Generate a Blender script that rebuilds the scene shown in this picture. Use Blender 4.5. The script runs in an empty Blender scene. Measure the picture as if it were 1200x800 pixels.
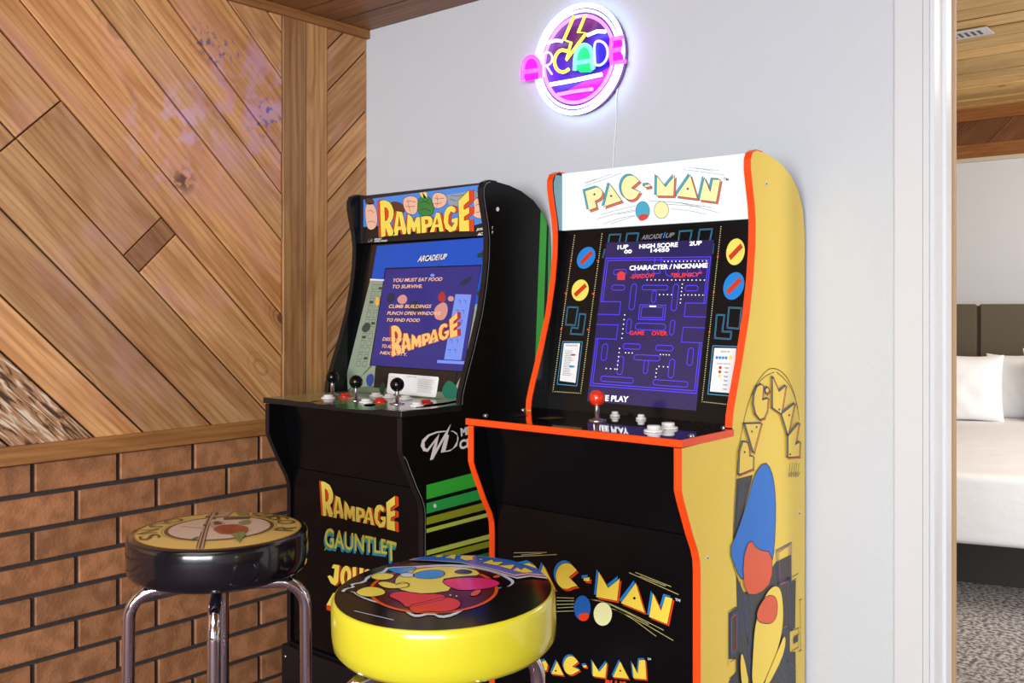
import bpy, math, random
from mathutils import Vector
from mathutils.geometry import tessellate_polygon
random.seed(7)
scn = bpy.context.scene
COL = scn.collection

# ------------------------------------------------------------ camera
F = 1125.0; HY = 359.0; _A = 1340.0; _n = math.hypot(_A, F)
CZ = 1.22
RX = (_A/_n, F/_n)          # camera right, in world x,y
DX = (-F/_n, _A/_n)         # camera forward, in world x,y
cam_d = bpy.data.cameras.new('camera'); cam = bpy.data.objects.new('camera', cam_d); COL.objects.link(cam)
cam.location = (0, 0, CZ)
cam.rotation_euler = (math.pi/2, 0, math.atan2(-DX[0], DX[1]))
cam_d.sensor_width = 36; cam_d.lens = 36*F/1200
cam_d.shift_y = -(400-HY)/1200
cam_d.clip_start = 0.05
scn.camera = cam

# ------------------------------------------------------------ world, lights, exposure
scn.view_settings.view_transform = 'Standard'
scn.view_settings.look = 'None'
scn.view_settings.exposure = 0.0
scn.view_settings.gamma = 1.0
scn.view_settings.use_curve_mapping = False
w = bpy.data.worlds.new('world'); scn.world = w; w.use_nodes = True
w.node_tree.nodes['Background'].inputs[0].default_value = (0.9, 0.95, 1, 1)
w.node_tree.nodes['Background'].inputs[1].default_value = 0.6

def area(name, loc, target, sx, sy, power, col=(1, 1, 1)):
    d = bpy.data.lights.new(name, 'AREA'); d.shape = 'RECTANGLE'; d.size = sx; d.size_y = sy
    d.energy = power; d.color = col
    o = bpy.data.objects.new(name, d); COL.objects.link(o); o.location = loc
    v = Vector(target)-Vector(loc); o.rotation_euler = v.to_track_quat('-Z', 'Y').to_euler()
    return o
area('ceiling_fill_light', (-0.9, -0.4, 2.13), (-0.9, -0.4, 0), 1.6, 1.6, 22, (.96, .97, 1))  # soft panel added under the ceiling to even out the light
area('window_light', (2.1, -3.6, 1.35), (-1.7, 1.9, 1.1), 2.2, 1.6, 200, (.93, .965, 1))
area('rear_fill_light', (0.5, -4.3, 1.3), (-2.2, 1.5, .95), 1.6, 1.4, 215, (.93, .965, 1))  # fill added behind the camera, aimed at the left wall
area('bedroom_fill_light', (0.6, 4.9, 2.5), (0.6, 5.0, 0), 1.6, 1.6, 66, (1, .98, .96))  # overhead fill added to brighten the bedroom
area('bedroom_window_light', (3.1, 3.6, 1.6), (0.2, 5.0, 0.9), 1.4, 1.5, 95, (1, 1, 1))

# ------------------------------------------------------------ pixel -> place helpers (back-projection on real planes)
def ray(u, v):
    r = (u-600)/F; z = (HY-v)/F
    return Vector((r*RX[0]+DX[0], r*RX[1]+DX[1], z))
CAM = Vector((0, 0, CZ))
def camw(r, d, z=0): return Vector((r*RX[0]+d*DX[0], r*RX[1]+d*DX[1], z))
class Plane:
    def __init__(s, O, U, V):
        s.O = Vector(O); s.U = Vector(U).normalized(); s.V = Vector(V).normalized(); s.N = s.U.cross(s.V).normalized()
    def px(s, p):
        d = ray(*p); t = (s.O-CAM).dot(s.N)/d.dot(s.N); q = CAM+d*t-s.O
        return (q.dot(s.U), q.dot(s.V))
    def at(s, st, h=0): return s.O+s.U*st[0]+s.V*st[1]+s.N*h
class Dome(Plane):
    """gently crowned round cushion top"""
    def __init__(s, x, y, z, drop, R, U=(1, 0, 0), V=(0, 1, 0)): Plane.__init__(s, (x, y, z), U, V); s.k = drop/R**2; s.dome = True
    def px(s, p):
        d = ray(*p); h = 0
        for _ in range(6):
            t = ((s.O-CAM).dot(s.N)+h)/d.dot(s.N); q = CAM+d*t-s.O; st = (q.dot(s.U), q.dot(s.V)); h = -s.k*min(st[0]**2+st[1]**2, .035)
        return st
    def at(s, st, h=0): return s.O+s.U*st[0]+s.V*st[1]+s.N*(h-s.k*(st[0]**2+st[1]**2))
def c(ox, oy, sc, pts): return [(ox+x/sc, oy+y/sc) for x, y in pts]

# ------------------------------------------------------------ materials
def lin(v):
    v /= 255.0
    return v/12.92 if v <= .04045 else ((v+.055)/1.055)**2.4
def rgb(col): return (lin(col[0]), lin(col[1]), lin(col[2]), 1)
MC = {}
def mat(name, col, rough=.4, metal=0, emit=0, spec=.5, ecol=None, coat=0):
    if name in MC: return MC[name]
    m = bpy.data.materials.new(name); m.use_nodes = True
    b = m.node_tree.nodes['Principled BSDF']
    b.inputs['Base Color'].default_value = rgb(col)
    b.inputs['Roughness'].default_value = rough
    b.inputs['Metallic'].default_value = metal
    b.inputs['Specular IOR Level'].default_value = spec
    b.inputs['Coat Weight'].default_value = coat; b.inputs['Coat Roughness'].default_value = .05
    if emit:
        b.inputs['Emission Color'].default_value = rgb(ecol or col)
        b.inputs['Emission Strength'].default_value = emit
    MC[name] = m
    return m
def nodes(m): return m.node_tree.nodes, m.node_tree.links, m.node_tree.nodes['Principled BSDF']

def wood(name, light, mid, dark, pink=None, rough=.5, stain=0):
    m = mat(name, mid, rough); N, L, B = nodes(m)
    uv = N.new('ShaderNodeUVMap'); uv.uv_map = 'UVMap'
    at = N.new('ShaderNodeAttribute'); at.attribute_name = 'tint'
    def noise(sx, sy, scale, det, dist):
        mp = N.new('ShaderNodeMapping'); mp.inputs['Scale'].default_value = (sx, sy, 1)
        n = N.new('ShaderNodeTexNoise'); n.inputs['Scale'].default_value = scale; n.inputs['Detail'].default_value = det
        n.inputs['Distortion'].default_value = dist
        L.new(uv.outputs[0], mp.inputs[0]); L.new(mp.outputs[0], n.inputs['Vector']); return n
    n1 = noise(.8, 7, 3, 7, 1.6); n2 = noise(2.5, 70, 2, 4, .6); n3 = noise(1.6, 4, 2.0, 3, .6)
    # cathedral grain: bands across the board bent by a slow noise
    mp = N.new('ShaderNodeMapping'); mp.inputs['Scale'].default_value = (.55, 9, 1); L.new(uv.outputs[0], mp.inputs[0])
    wv = N.new('ShaderNodeTexWave'); wv.bands_direction = 'Y'; wv.inputs['Scale'].default_value = 1.6
    wv.inputs['Distortion'].default_value = 7; wv.inputs['Detail'].default_value = 2; wv.inputs['Detail Scale'].default_value = .8
    L.new(mp.outputs[0], wv.inputs['Vector'])
    def mix(a, b, f, mode='MIX'):
        x = N.new('ShaderNodeMix'); x.data_type = 'RGBA'; x.blend_type = mode
        for s, val in ((6, a), (7, b), (0, f)):
            if isinstance(val, (tuple, float, int)): x.inputs[s].default_value = val
            else: L.new(val, x.inputs[s])
        return x.outputs[2]
    def ramp(src, a, b):
        r = N.new('ShaderNodeMapRange'); r.inputs[1].default_value = a; r.inputs[2].default_value = b; L.new(src, r.inputs[0]); return r.outputs[0]
    col = mix(rgb(mid), rgb(light), ramp(n1.outputs[0], .35, .68))
    col = mix(col, rgb(dark), ramp(n2.outputs[0], .60, 1.5))
    wr = N.new('ShaderNodeMath'); wr.operation = 'MULTIPLY'; L.new(ramp(wv.outputs[0], .55, 1.0), wr.inputs[0]); wr.inputs[1].default_value = .26
    col = mix(col, rgb(dark), wr.outputs[0])
    if pink: col = mix(col, rgb(pink), ramp(n3.outputs[0], .52, .85))
    # knots
    mk = N.new('ShaderNodeMapping'); mk.inputs['Scale'].default_value = (1.9, 3.3, 1); L.new(uv.outputs[0], mk.inputs[0])
    vo = N.new('ShaderNodeTexVoronoi'); vo.inputs['Scale'].default_value = 1.5; L.new(mk.outputs[0], vo.inputs['Vector'])
    sep = N.new('ShaderNodeSeparateColor'); L.new(vo.outputs['Color'], sep.inputs[0]); pick = ramp(sep.outputs[0], .52, .56)
    def mul(a, b_):
        q = N.new('ShaderNodeMath'); q.operation = 'MULTIPLY'; L.new(a, q.inputs[0])
        if isinstance(b_, float): q.inputs[1].default_value = b_
        else: L.new(b_, q.inputs[1])
        return q.outputs[0]
    sn = N.new('ShaderNodeMath'); sn.operation = 'SINE'; L.new(mul(vo.outputs['Distance'], 120.0), sn.inputs[0])
    rg = mul(mul(ramp(sn.outputs[0], .1, 1.0), ramp(vo.outputs['Distance'], .26, .10)), pick)
    col = mix(col, rgb(dark), mul(rg, .6))
    kn = mul(ramp(vo.outputs['Distance'], .085, .05), pick)
    col = mix(col, rgb([x*.6 for x in dark]), mul(kn, .85))
    if stain:
        ns = noise(5, 40, 2.4, 9, .8)
        col = mix(col, rgb((70, 45, 30)), ramp(ns.outputs[0], .52, .6)); col = mix(col, rgb((205, 185, 160)), ramp(ns.outputs[0], .46, .38))
    col = mix(col, at.outputs['Color'], 1.0, 'MULTIPLY')
    L.new(col, B.inputs['Base Color'])
    bp = N.new('ShaderNodeBump'); bp.inputs['Strength'].default_value = .15; bp.inputs['Distance'].default_value = .002
    L.new(n2.outputs[0], bp.inputs['Height']); L.new(bp.outputs[0], B.inputs['Normal'])
    return m
W_PLANK = wood('cedar_planks', (214, 162, 106), (176, 120, 70), (100, 58, 32), (204, 148, 126))
W_ROUGH = wood('weathered_plank', (175, 130, 90), (150, 105, 70), (90, 60, 40), None, .8, 1)
W_TRIM = wood('cedar_trim', (170, 118, 64), (146, 96, 48), (96, 58, 32))
W_POST = wood('cedar_posts', (190, 144, 92), (156, 108, 64), (98, 62, 38))
W_CEIL = wood('ceiling_planks', (158, 108, 66), (126, 82, 46), (80, 50, 30))
W_CEIL2 = wood('bedroom_ceiling_planks', (244, 204, 136), (224, 176, 104), (104, 66, 34))
W_DARK = wood('dark_frieze_planks', (134, 84, 44), (108, 64, 30), (66, 38, 20))

# old paint smears left on a few boards
def paint_smears(m, places):
    N, L, B = nodes(m)
    tc = N.new('ShaderNodeTexCoord'); src = B.inputs['Base Color'].links[0].from_socket
    def mr(a, lo, hi):
        r = N.new('ShaderNodeMapRange'); r.inputs[1].default_value = lo; r.inputs[2].default_value = hi; L.new(a, r.inputs[0]); return r.outputs[0]
    for pos, rad, colr, scale, lo, hi, amt in places:
        d = N.new('ShaderNodeVectorMath'); d.operation = 'DISTANCE'; L.new(tc.outputs['Object'], d.inputs[0]); d.inputs[1].default_value = pos
        n = N.new('ShaderNodeTexNoise'); n.inputs['Scale'].default_value = scale; n.inputs['Detail'].default_value = 5; L.new(tc.outputs['Object'], n.inputs['Vector'])
        a = N.new('ShaderNodeMath'); a.operation = 'MULTIPLY'; L.new(mr(d.outputs['Value'], rad, rad*.3), a.inputs[0]); L.new(mr(n.outputs[0], lo, hi), a.inputs[1])
        a2 = N.new('ShaderNodeMath'); a2.operation = 'MULTIPLY'; L.new(a.outputs[0], a2.inputs[0]); a2.inputs[1].default_value = amt
        x = N.new('ShaderNodeMix'); x.data_type = 'RGBA'; L.new(a2.outputs[0], x.inputs[0]); L.new(src, x.inputs[6]); x.inputs[7].default_value = rgb(colr); src = x.outputs[2]
    L.new(src, B.inputs['Base Color'])
def textured(name, col, rough, scale, strength, col2=None, cscale=None, lo=.4, hi=.6):
    m = mat(name, col, rough); N, L, B = nodes(m)
    tc = N.new('ShaderNodeTexCoord'); n = N.new('ShaderNodeTexNoise'); n.inputs['Scale'].default_value = scale; n.inputs['Detail'].default_value = 3
    L.new(tc.outputs['Object'], n.inputs['Vector'])
    bp = N.new('ShaderNodeBump'); bp.inputs['Strength'].default_value = strength; bp.inputs['Distance'].default_value = .002
    L.new(n.outputs[0], bp.inputs['Height']); L.new(bp.outputs[0], B.inputs['Normal'])
    if col2:
        n2 = N.new('ShaderNodeTexNoise'); n2.inputs['Scale'].default_value = cscale or scale; n2.inputs['Detail'].default_value = 4
        L.new(tc.outputs['Object'], n2.inputs['Vector'])
        r = N.new('ShaderNodeMapRange'); r.inputs[1].default_value = lo; r.inputs[2].default_value = hi; L.new(n2.outputs[0], r.inputs[0])
        x = N.new('ShaderNodeMix'); x.data_type = 'RGBA'; x.inputs[6].default_value = rgb(col); x.inputs[7].default_value = rgb(col2)
        L.new(r.outputs[0], x.inputs[0]); L.new(x.outputs[2], B.inputs['Base Color'])
    return m
def _onleft(u, v):
    d = ray(u, v); t = -2.515/d.x; return (-2.515, d.y*t, CZ+d.z*t)
paint_smears(W_PLANK, [(_onleft(300, 120), .26, (206, 158, 186), 14, .46, .62, .75), (_onleft(205, 160), .20, (214, 172, 196), 16, .50, .64, .7), (_onleft(270, 170), .3, (196, 140, 140), 7, .42, .66, .5),
    (_onleft(312, 140), .10, (92, 92, 176), 46, .56, .62, .9), (_onleft(262, 68), .09, (96, 88, 150), 50, .57, .62, .9), (_onleft(236, 48), .06, (90, 90, 120), 50, .52, .58, .9), (_onleft(120, 300), .25, (190, 140, 130), 8, .45, .66, .5), (_onleft(212, 212), .05, (50, 34, 28), 30, .45, .5, .8)])
M_GREY = textured('grey_wall_paint', (203, 207, 212), .75, 160, .5)
M_WHITE = mat('white_trim_paint', (214, 215, 217), .35)
M_WHITEW = textured('bedroom_wall_paint', (228, 228, 230), .7, 90, .2)
M_BRICK = textured('brown_brick', (172, 116, 76), .62, 120, .8, (146, 96, 60), 22)
_N, _L, _B = nodes(M_BRICK)
_at = _N.new('ShaderNodeAttribute'); _at.attribute_name = 'tint'
_mx = _N.new('ShaderNodeMix'); _mx.data_type = 'RGBA'; _mx.blend_type = 'MULTIPLY'; _mx.inputs[0].default_value = 1
_src = _B.inputs['Base Color'].links[0].from_socket
_L.new(_src, _mx.inputs[6]); _L.new(_at.outputs['Color'], _mx.inputs[7]); _L.new(_mx.outputs[2], _B.inputs['Base Color'])
M_MORTAR = textured('dark_mortar', (54, 47, 46), .9, 200, .6)
M_CARPET = textured('grey_carpet', (186, 180, 176), .95, 260, 1.0, (92, 88, 88), 60, .42, .58)
M_FLOOR = textured('dark_carpet', (104, 76, 84), .9, 200, .8)
M_BLACK = mat('black_laminate', (9, 9, 11), .2, spec=.25)
M_BLACKM = mat('black_satin', (18, 17, 20), .42)
M_CHROME = mat('chrome', (225, 222, 226), .07, 1)
M_STEEL = mat('steel', (200, 200, 205), .25, 1)

# ------------------------------------------------------------ mesh builder
ORG = {}
class MB:
    def __init__(s): s.clips = None; s.v = []; s.f = []; s.m = []; s.uv = []; s.t = []; s.mats = []; s.sm = []
    def mi(s, m):
        if m not in s.mats: s.mats.append(m)
        return s.mats.index(m)
    def face(s, vs, m, uv=None, tint=(1, 1, 1), smooth=False):
        b = len(s.v); s.v += [tuple(x) for x in vs]; s.f.append(tuple(range(b, b+len(vs)))); s.m.append(s.mi(m))
        s.uv.append(uv or [(0, 0)]*len(vs)); s.t.append(tint); s.sm.append(smooth)
    def mesh(s, vs, fs, m, smooth=False, tint=(1, 1, 1)):
        b = len(s.v); s.v += [tuple(x) for x in vs]; k = s.mi(m)
        for f in fs:
            s.f.append(tuple(b+i for i in f)); s.m.append(k); s.uv.append([(0, 0)]*len(f)); s.t.append(tint); s.sm.append(smooth)
    def box(s, a, b, m, ch=0.0, tint=(1, 1, 1)):
        (x0, y0, z0), (x1, y1, z1) = a, b
        if ch <= 0:
            V = [(x0, y0, z0), (x1, y0, z0), (x1, y1, z0), (x0, y1, z0), (x0, y0, z1), (x1, y0, z1), (x1, y1, z1), (x0, y1, z1)]
            s.mesh(V, [(0, 3, 2, 1), (4, 5, 6, 7), (0, 1, 5, 4), (1, 2, 6, 5), (2, 3, 7, 6), (3, 0, 4, 7)], m, tint=tint); return
        V = []
        for X in (0, 1):
            for Y in (0, 1):
                for Z in (0, 1):
                    px, py, pz = (x0, x1)[X], (y0, y1)[Y], (z0, z1)[Z]
                    ix, iy, iz = px+(ch if X == 0 else -ch), py+(ch if Y == 0 else -ch), pz+(ch if Z == 0 else -ch)
                    V += [(px, iy, iz), (ix, py, iz), (ix, iy, pz)]
        def I(X, Y, Z, k): return (X*4+Y*2+Z)*3+k
        Fc = []
        for k, q in ((0, [(0, 0), (1, 0), (1, 1), (0, 1)]),):
            Fc.append([I(0, a2, b2, 0) for a2, b2 in q][::-1]); Fc.append([I(1, a2, b2, 0) for a2, b2 in q])
            Fc.append([I(a2, 0, b2, 1) for a2, b2 in q]); Fc.append([I(a2, 1, b2, 1) for a2, b2 in q][::-1])
            Fc.append([I(a2, b2, 0, 2) for a2, b2 in q][::-1]); Fc.append([I(a2, b2, 1, 2) for a2, b2 in q])
        for A in (0, 1):
            for Bb in (0, 1):
                Fc.append([I(A, Bb, 0, 0), I(A, Bb, 0, 1), I(A, Bb, 1, 1), I(A, Bb, 1, 0)][::(1 if A == Bb else -1)][::-1] if False else [I(A, Bb, 0, 0), I(A, Bb, 0, 1), I(A, Bb, 1, 1), I(A, Bb, 1, 0)])
                Fc.append([I(A, 0, Bb, 0), I(A, 0, Bb, 2), I(A, 1, Bb, 2), I(A, 1, Bb, 0)])
                Fc.append([I(0, A, Bb, 1), I(0, A, Bb, 2), I(1, A, Bb, 2), I(1, A, Bb, 1)])
        for X in (0, 1):
            for Y in (0, 1):
                for Z in (0, 1): Fc.append([I(X, Y, Z, 0), I(X, Y, Z, 1), I(X, Y, Z, 2)])
        cx = Vector(((x0+x1)/2, (y0+y1)/2, (z0+z1)/2))
        for f in Fc:
            P = [Vector(V[i]) for i in f]; n = (P[1]-P[0]).cross(P[2]-P[0]); ce = sum(P, Vector())/len(P)
            if n.dot(ce-cx) < 0: f.reverse()
        s.mesh(V, Fc, m, tint=tint)
    # flat artwork on a plane: polygon(s) in pixels of the place's front view, or in plane metres
    def poly(s, P, pts, m, h, holes=(), st=False):
        q = [list(pts)]+[list(x) for x in holes]
        if not st: q = [[P.px(p) for p in L] for L in q]
        tri = tessellate_polygon([[Vector((a, b, 0)) for a, b in L] for L in q])
        flat = [p for L in q for p in L]
        for t in tri:
            a, b, d = (flat[i] for i in t)
            ar = (b[0]-a[0])*(d[1]-a[1])-(b[1]-a[1])*(d[0]-a[0])
            if abs(ar) < 1e-12: continue
            o = (a, b, d) if ar > 0 else (a, d, b)
            if s.clips:
                for ca, cb, cc_ in s.clips:
                    o = clip(list(o), ca, cb, cc_)
                    if len(o) < 3: break
                if len(o) < 3: continue
            if getattr(P, 'dome', False):
                todo = [(o[0], o[i], o[i+1]) for i in range(1, len(o)-1)]
                while todo:
                    T3 = todo.pop(); e = [math.dist(T3[i], T3[(i+1) % 3]) for i in range(3)]; i = e.index(max(e))
                    if e[i] > .022:
                        a3, b3, c3 = T3[i], T3[(i+1) % 3], T3[(i+2) % 3]; mm3 = ((a3[0]+b3[0])/2, (a3[1]+b3[1])/2); todo += [(a3, mm3, c3), (mm3, b3, c3)]
                    else: s.face([P.at(x, h*LAY) for x in T3], m)
                continue
            s.face([P.at(x, h*LAY) for x in o], m)
    def stroke(s, P, pts, m, h, wd=.0012, closed=False, st=False):
        q = list(pts) if st else [P.px(p) for p in pts]
        if closed: q = q+[q[0]]
        for i in range(len(q)-1):
            a, b = Vector(q[i]), Vector(q[i+1]); d = b-a
            if d.length < 1e-6: continue
            d.normalize(); n = Vector((-d.y, d.x))*wd/2; e = d*wd*.45
            s.poly(P, [a-e-n, b+e-n, b+e+n, a-e+n], m, h, st=True)
    def text(s, P, txt, quad, m, h, bold=.02, shear=0):
        V, Fs = text_mesh(txt, bold, shear)
        TL, TR, BR, BL = quad
        def mp(x, y):
            u = (TL[0]*(1-x)+TR[0]*x)*y+(BL[0]*(1-x)+BR[0]*x)*(1-y)
            v = (TL[1]*(1-x)+TR[1]*x)*y+(BL[1]*(1-x)+BR[1]*x)*(1-y)
            return P.at(P.px((u, v)), h*LAY)
        s.mesh([mp(x, y) for x, y in V], Fs, m)
    def extrude(s, prof, x0, x1, m, ms=None):
        """profile of (y,z) extruded along X"""
        n = len(prof)
        tri = tessellate_polygon([[Vector((a, b, 0)) for a, b in prof]])
        for t in tri:
            a, b, d = (prof[i] for i in t)
            ar = (b[0]-a[0])*(d[1]-a[1])-(b[1]-a[1])*(d[0]-a[0])
            o = (a, b, d) if ar > 0 else (a, d, b)
            s.face([(x1, y, z) for y, z in o], ms or m)
            s.face([(x0, y, z) for y, z in o[::-1]], m)
        ar = sum(prof[i][0]*prof[(i+1) % n][1]-prof[(i+1) % n][0]*prof[i][1] for i in range(n))
        for i in range(n):
            a, b = prof[i], prof[(i+1) % n]
            q = [(x0, *a), (x0, *b), (x1, *b), (x1, *a)]
            s.face(q if ar < 0 else q[::-1], m)
    def lathe(s, prof, ctr, m, seg=48, axis='Z', capm=None):
        V = []; Fs = []; n = len(prof)
        for i in range(seg):
            a = 2*math.pi*i/seg
            for r, z in prof: V.append((ctr[0]+r*math.cos(a), ctr[1]+r*math.sin(a), ctr[2]+z))
        for i in range(seg):
            j = (i+1) % seg
            for k in range(n-1): Fs.append((i*n+k, j*n+k, j*n+k+1, i*n+k+1))
        s.mesh(V, Fs, m, smooth=True)
        if prof[-1][0] > 1e-5: s.mesh([V[i*n+n-1] for i in range(seg)], [tuple(range(seg))], m)
        if prof[0][0] > 1e-5: s.mesh([V[i*n] for i in range(seg)], [tuple(range(seg))[::-1]], m)
    def tube(s, pts, r, m, seg=12, closed=False, caps=True):
        pts = [Vector(p) for p in pts]; n = len(pts); V = []; Fs = []
        up = None
        for i, p in enumerate(pts):
            if closed: t = pts[(i+1) % n]-pts[i-1]
            else: t = pts[min(i+1, n-1)]-pts[max(i-1, 0)]
            t.normalize()
            if up is None: up = Vector((0, 0, 1)) if abs(t.z) < .9 else Vector((1, 0, 0))
            a = t.cross(up)
            if a.length < 1e-4: a = t.cross(Vector((0, 1, 0)))
            a.normalize(); b = a.cross(t).normalized(); up = b
            for k in range(seg):
                g = 2*math.pi*k/seg; V.append(p+a*r*math.cos(g)+b*r*math.sin(g))
        for i in range(n if closed else n-1):
            j = (i+1) % n
            for k in range(seg):
                l = (k+1) % seg; Fs.append((i*seg+k, i*seg+l, j*seg+l, j*seg+k))
        if caps and not closed:
            Fs.append(tuple(range(seg))[::-1]); Fs.append(tuple((n-1)*seg+k for k in range(seg)))
        s.mesh(V, Fs, m, smooth=True)
    def board(s, P, poly, th, ang, m, tint, base=0.0, inset=.0012):
        """a convex board outline (plane metres) with chamfered front, grain along ang"""
        n = len(poly)
        ar = sum(poly[i][0]*poly[(i+1) % n][1]-poly[(i+1) % n][0]*poly[i][1] for i in range(n))
        if ar < 0: poly = poly[::-1]
        cx = sum(p[0] for p in poly)/n; cy = sum(p[1] for p in poly)/n
        def offs(dist):
            out = []
            for i in range(n):
                p0, p1, p2 = Vector(poly[i-1]), Vector(poly[i]), Vector(poly[(i+1) % n])
                d1 = (p1-p0).normalized(); d2 = (p2-p1).normalized()
                n1 = Vector((-d1.y, d1.x)); n2 = Vector((-d2.y, d2.x)); b = n1+n2
                if b.length < 1e-6: b = n1
                b = b.normalized(); k = dist/max(.35, b.dot(n1)); out.append((p1.x+b.x*k, p1.y+b.y*k))
            return out
        o1 = offs(inset*.7); o2 = offs(inset*2.2); ou, ov = random.random()*20, random.random()*20
        ca, sa = math.cos(ang), math.sin(ang)
        def U(p): return ((p[0]*ca+p[1]*sa)+ou, (-p[0]*sa+p[1]*ca)+ov)
        f = base+th
        s.face([P.at(p, f) for p in o2], m, [U(p) for p in o2], tint)
        for i in range(n):
            j = (i+1) % n
            s.face([P.at(o1[i], f-inset), P.at(o1[j], f-inset), P.at(o2[j], f), P.at(o2[i], f)], m, [U(o1[i]), U(o1[j]), U(o2[j]), U(o2[i])], tint)
            s.face([P.at(o1[i], base), P.at(o1[j], base), P.at(o1[j], f-inset), P.at(o1[i], f-inset)], m, [U(o1[i]), U(o1[j]), U(o1[j]), U(o1[i])], tint)
    def build(s, name, parent=None, **kw):
        me = bpy.data.meshes.new(name)
        o0 = ORG.get(parent.name, Vector()) if parent else kw.get('org', Vector())
        me.from_pydata([tuple(Vector(v)-o0) for v in s.v], [], s.f)
        for m in s.mats: me.materials.append(m)
        me.polygons.foreach_set('material_index', s.m); me.polygons.foreach_set('use_smooth', s.sm)
        uv = me.uv_layers.new(name='UVMap'); uv.data.foreach_set('uv', [x for f in s.uv for p in f for x in p])
        ca = me.color_attributes.new('tint', 'FLOAT_COLOR', 'CORNER')
        ca.data.foreach_set('color', [x for f, t in zip(s.f, s.t) for _ in f for x in (*t, 1)])
        me.update()
        ob = bpy.data.objects.new(name, me); COL.objects.link(ob)
        if parent: ob.parent = parent; ORG[ob.name] = o0
        else: ob.location = o0
        if kw.get('kind'): ob['kind'] = kw['kind']
        if kw.get('label'): ob['label'] = kw['label']
        if kw.get('cat'): ob['category'] = kw['cat']
        if kw.get('weld'):
            mo = ob.modifiers.new('Weld', 'WELD'); mo.merge_threshold = .0001
        return ob
LAY = .00035
def thing(name, loc, label, cat, group=None):
    e = bpy.data.objects.new(name, None); COL.objects.link(e); e.location = loc; e.empty_display_size = .1
    e['label'] = label; e['category'] = cat
    if group: e['group'] = group
    ORG[e.name] = Vector(loc); return e
_TM = {}
def text_mesh(txt, bold, shear):
    k = (txt, bold, shear)
    if k in _TM: return _TM[k]
    cu = bpy.data.curves.new('t', 'FONT'); cu.body = txt; cu.offset = bold; cu.shear = shear; cu.resolution_u = 3; cu.fill_mode = 'FRONT'
    ob = bpy.data.objects.new('t', cu); COL.objects.link(ob)
    dg = bpy.context.evaluated_depsgraph_get(); me = bpy.data.meshes.new_from_object(ob.evaluated_get(dg))
    V = [(v.co.x, v.co.y) for v in me.vertices]; Fs = [tuple(p.vertices) for p in me.polygons]
    bpy.data.objects.remove(ob); bpy.data.curves.remove(cu); bpy.data.meshes.remove(me)
    x0 = min(v[0] for v in V); x1 = max(v[0] for v in V); y0 = min(v[1] for v in V); y1 = max(v[1] for v in V)
    V = [((x-x0)/(x1-x0), (y-y0)/(y1-y0)) for x, y in V]
    out = []
    for f in Fs:
        a, b, d = V[f[0]], V[f[1]], V[f[2]]
        ar = (b[0]-a[0])*(d[1]-a[1])-(b[1]-a[1])*(d[0]-a[0])
        out.append(f if ar > 0 else f[::-1])
    _TM[k] = (V, out); return _TM[k]
def ell(cx, cy, rx, ry, n=28, a0=0, a1=360, rot=0):
    o = []
    full = abs(a1-a0) >= 360
    for i in range(n if full else n+1):
        a = math.radians(a0+(a1-a0)*i/n); x, y = rx*math.cos(a), ry*math.sin(a); r = math.radians(rot)
        o.append((cx+x*math.cos(r)-y*math.sin(r), cy+x*math.sin(r)+y*math.cos(r)))
    return o
def smooth_pts(pts, closed=True, it=2):
    for _ in range(it):
        o = []; n = len(pts)
        for i in range(n if closed else n-1):
            a, b = pts[i], pts[(i+1) % n]
            o += [(a[0]*.75+b[0]*.25, a[1]*.75+b[1]*.25), (a[0]*.25+b[0]*.75, a[1]*.25+b[1]*.75)]
        if not closed: o = [pts[0]]+o+[pts[-1]]
        pts = o
    return pts
def quadmap(q, x, y):      # q = TL,TR,BR,BL ; x right, y down
    TL, TR, BR, BL = q
    return ((TL[0]*(1-x)+TR[0]*x)*(1-y)+(BL[0]*(1-x)+BR[0]*x)*y, (TL[1]*(1-x)+TR[1]*x)*(1-y)+(BL[1]*(1-x)+BR[1]*x)*y)
def clip(poly, a, b, cc):  # keep a*x+b*y<=c
    out = []; n = len(poly)
    for i in range(n):
        p, q = poly[i], poly[(i+1) % n]; fp = a*p[0]+b*p[1]-cc; fq = a*q[0]+b*q[1]-cc
        if fp <= 0: out.append(p)
        if (fp < 0 < fq) or (fq < 0 < fp):
            t = fp/(fp-fq); out.append((p[0]+(q[0]-p[0])*t, p[1]+(q[1]-p[1])*t))
    return out
def rt(lo=.86, hi=1.1, warm=.03):
    k = random.uniform(lo, hi); d = random.uniform(-warm, warm); return (k*(1+d), k, k*(1-d))

# ================================================================= ROOM
LX = -2.515; WY = 2.205; CE = 2.165; RXW = 3.2; BY = -5.2
PL = Plane((LX, 0, 0), (0, 1, 0), (0, 0, 1))
RAIL0, RAIL1 = .822, .868
# --- left wall: mortar bed and bricks below, boards above
b = MB()
b.box((LX-.12, BY, 0), (LX-.002, WY, CE), M_MORTAR)
courses = [.822, .738, .648, .563, .48, .395, .31, .225, .14, .055, -.03]
for k in range(10):
    z1, z0 = courses[k]-.004, courses[k+1]+.008
    off = 1.09 if k % 2 == 0 else 1.09-.115
    if k == 0: pass
    y = off-.228*18
    while y < WY:
        ya, yb = max(y+.006, BY), min(y+.228-.006, WY-.002)
        if yb-ya > .02 and ya > -.9:
            z00 = max(z0, .002)
            b.box((LX-.004, ya, z00), (LX+.006, yb, z1), M_BRICK, .0022, rt(.86, 1.12, .02))
        y += .228
wl = b.build('wall_left', kind='structure')
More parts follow.
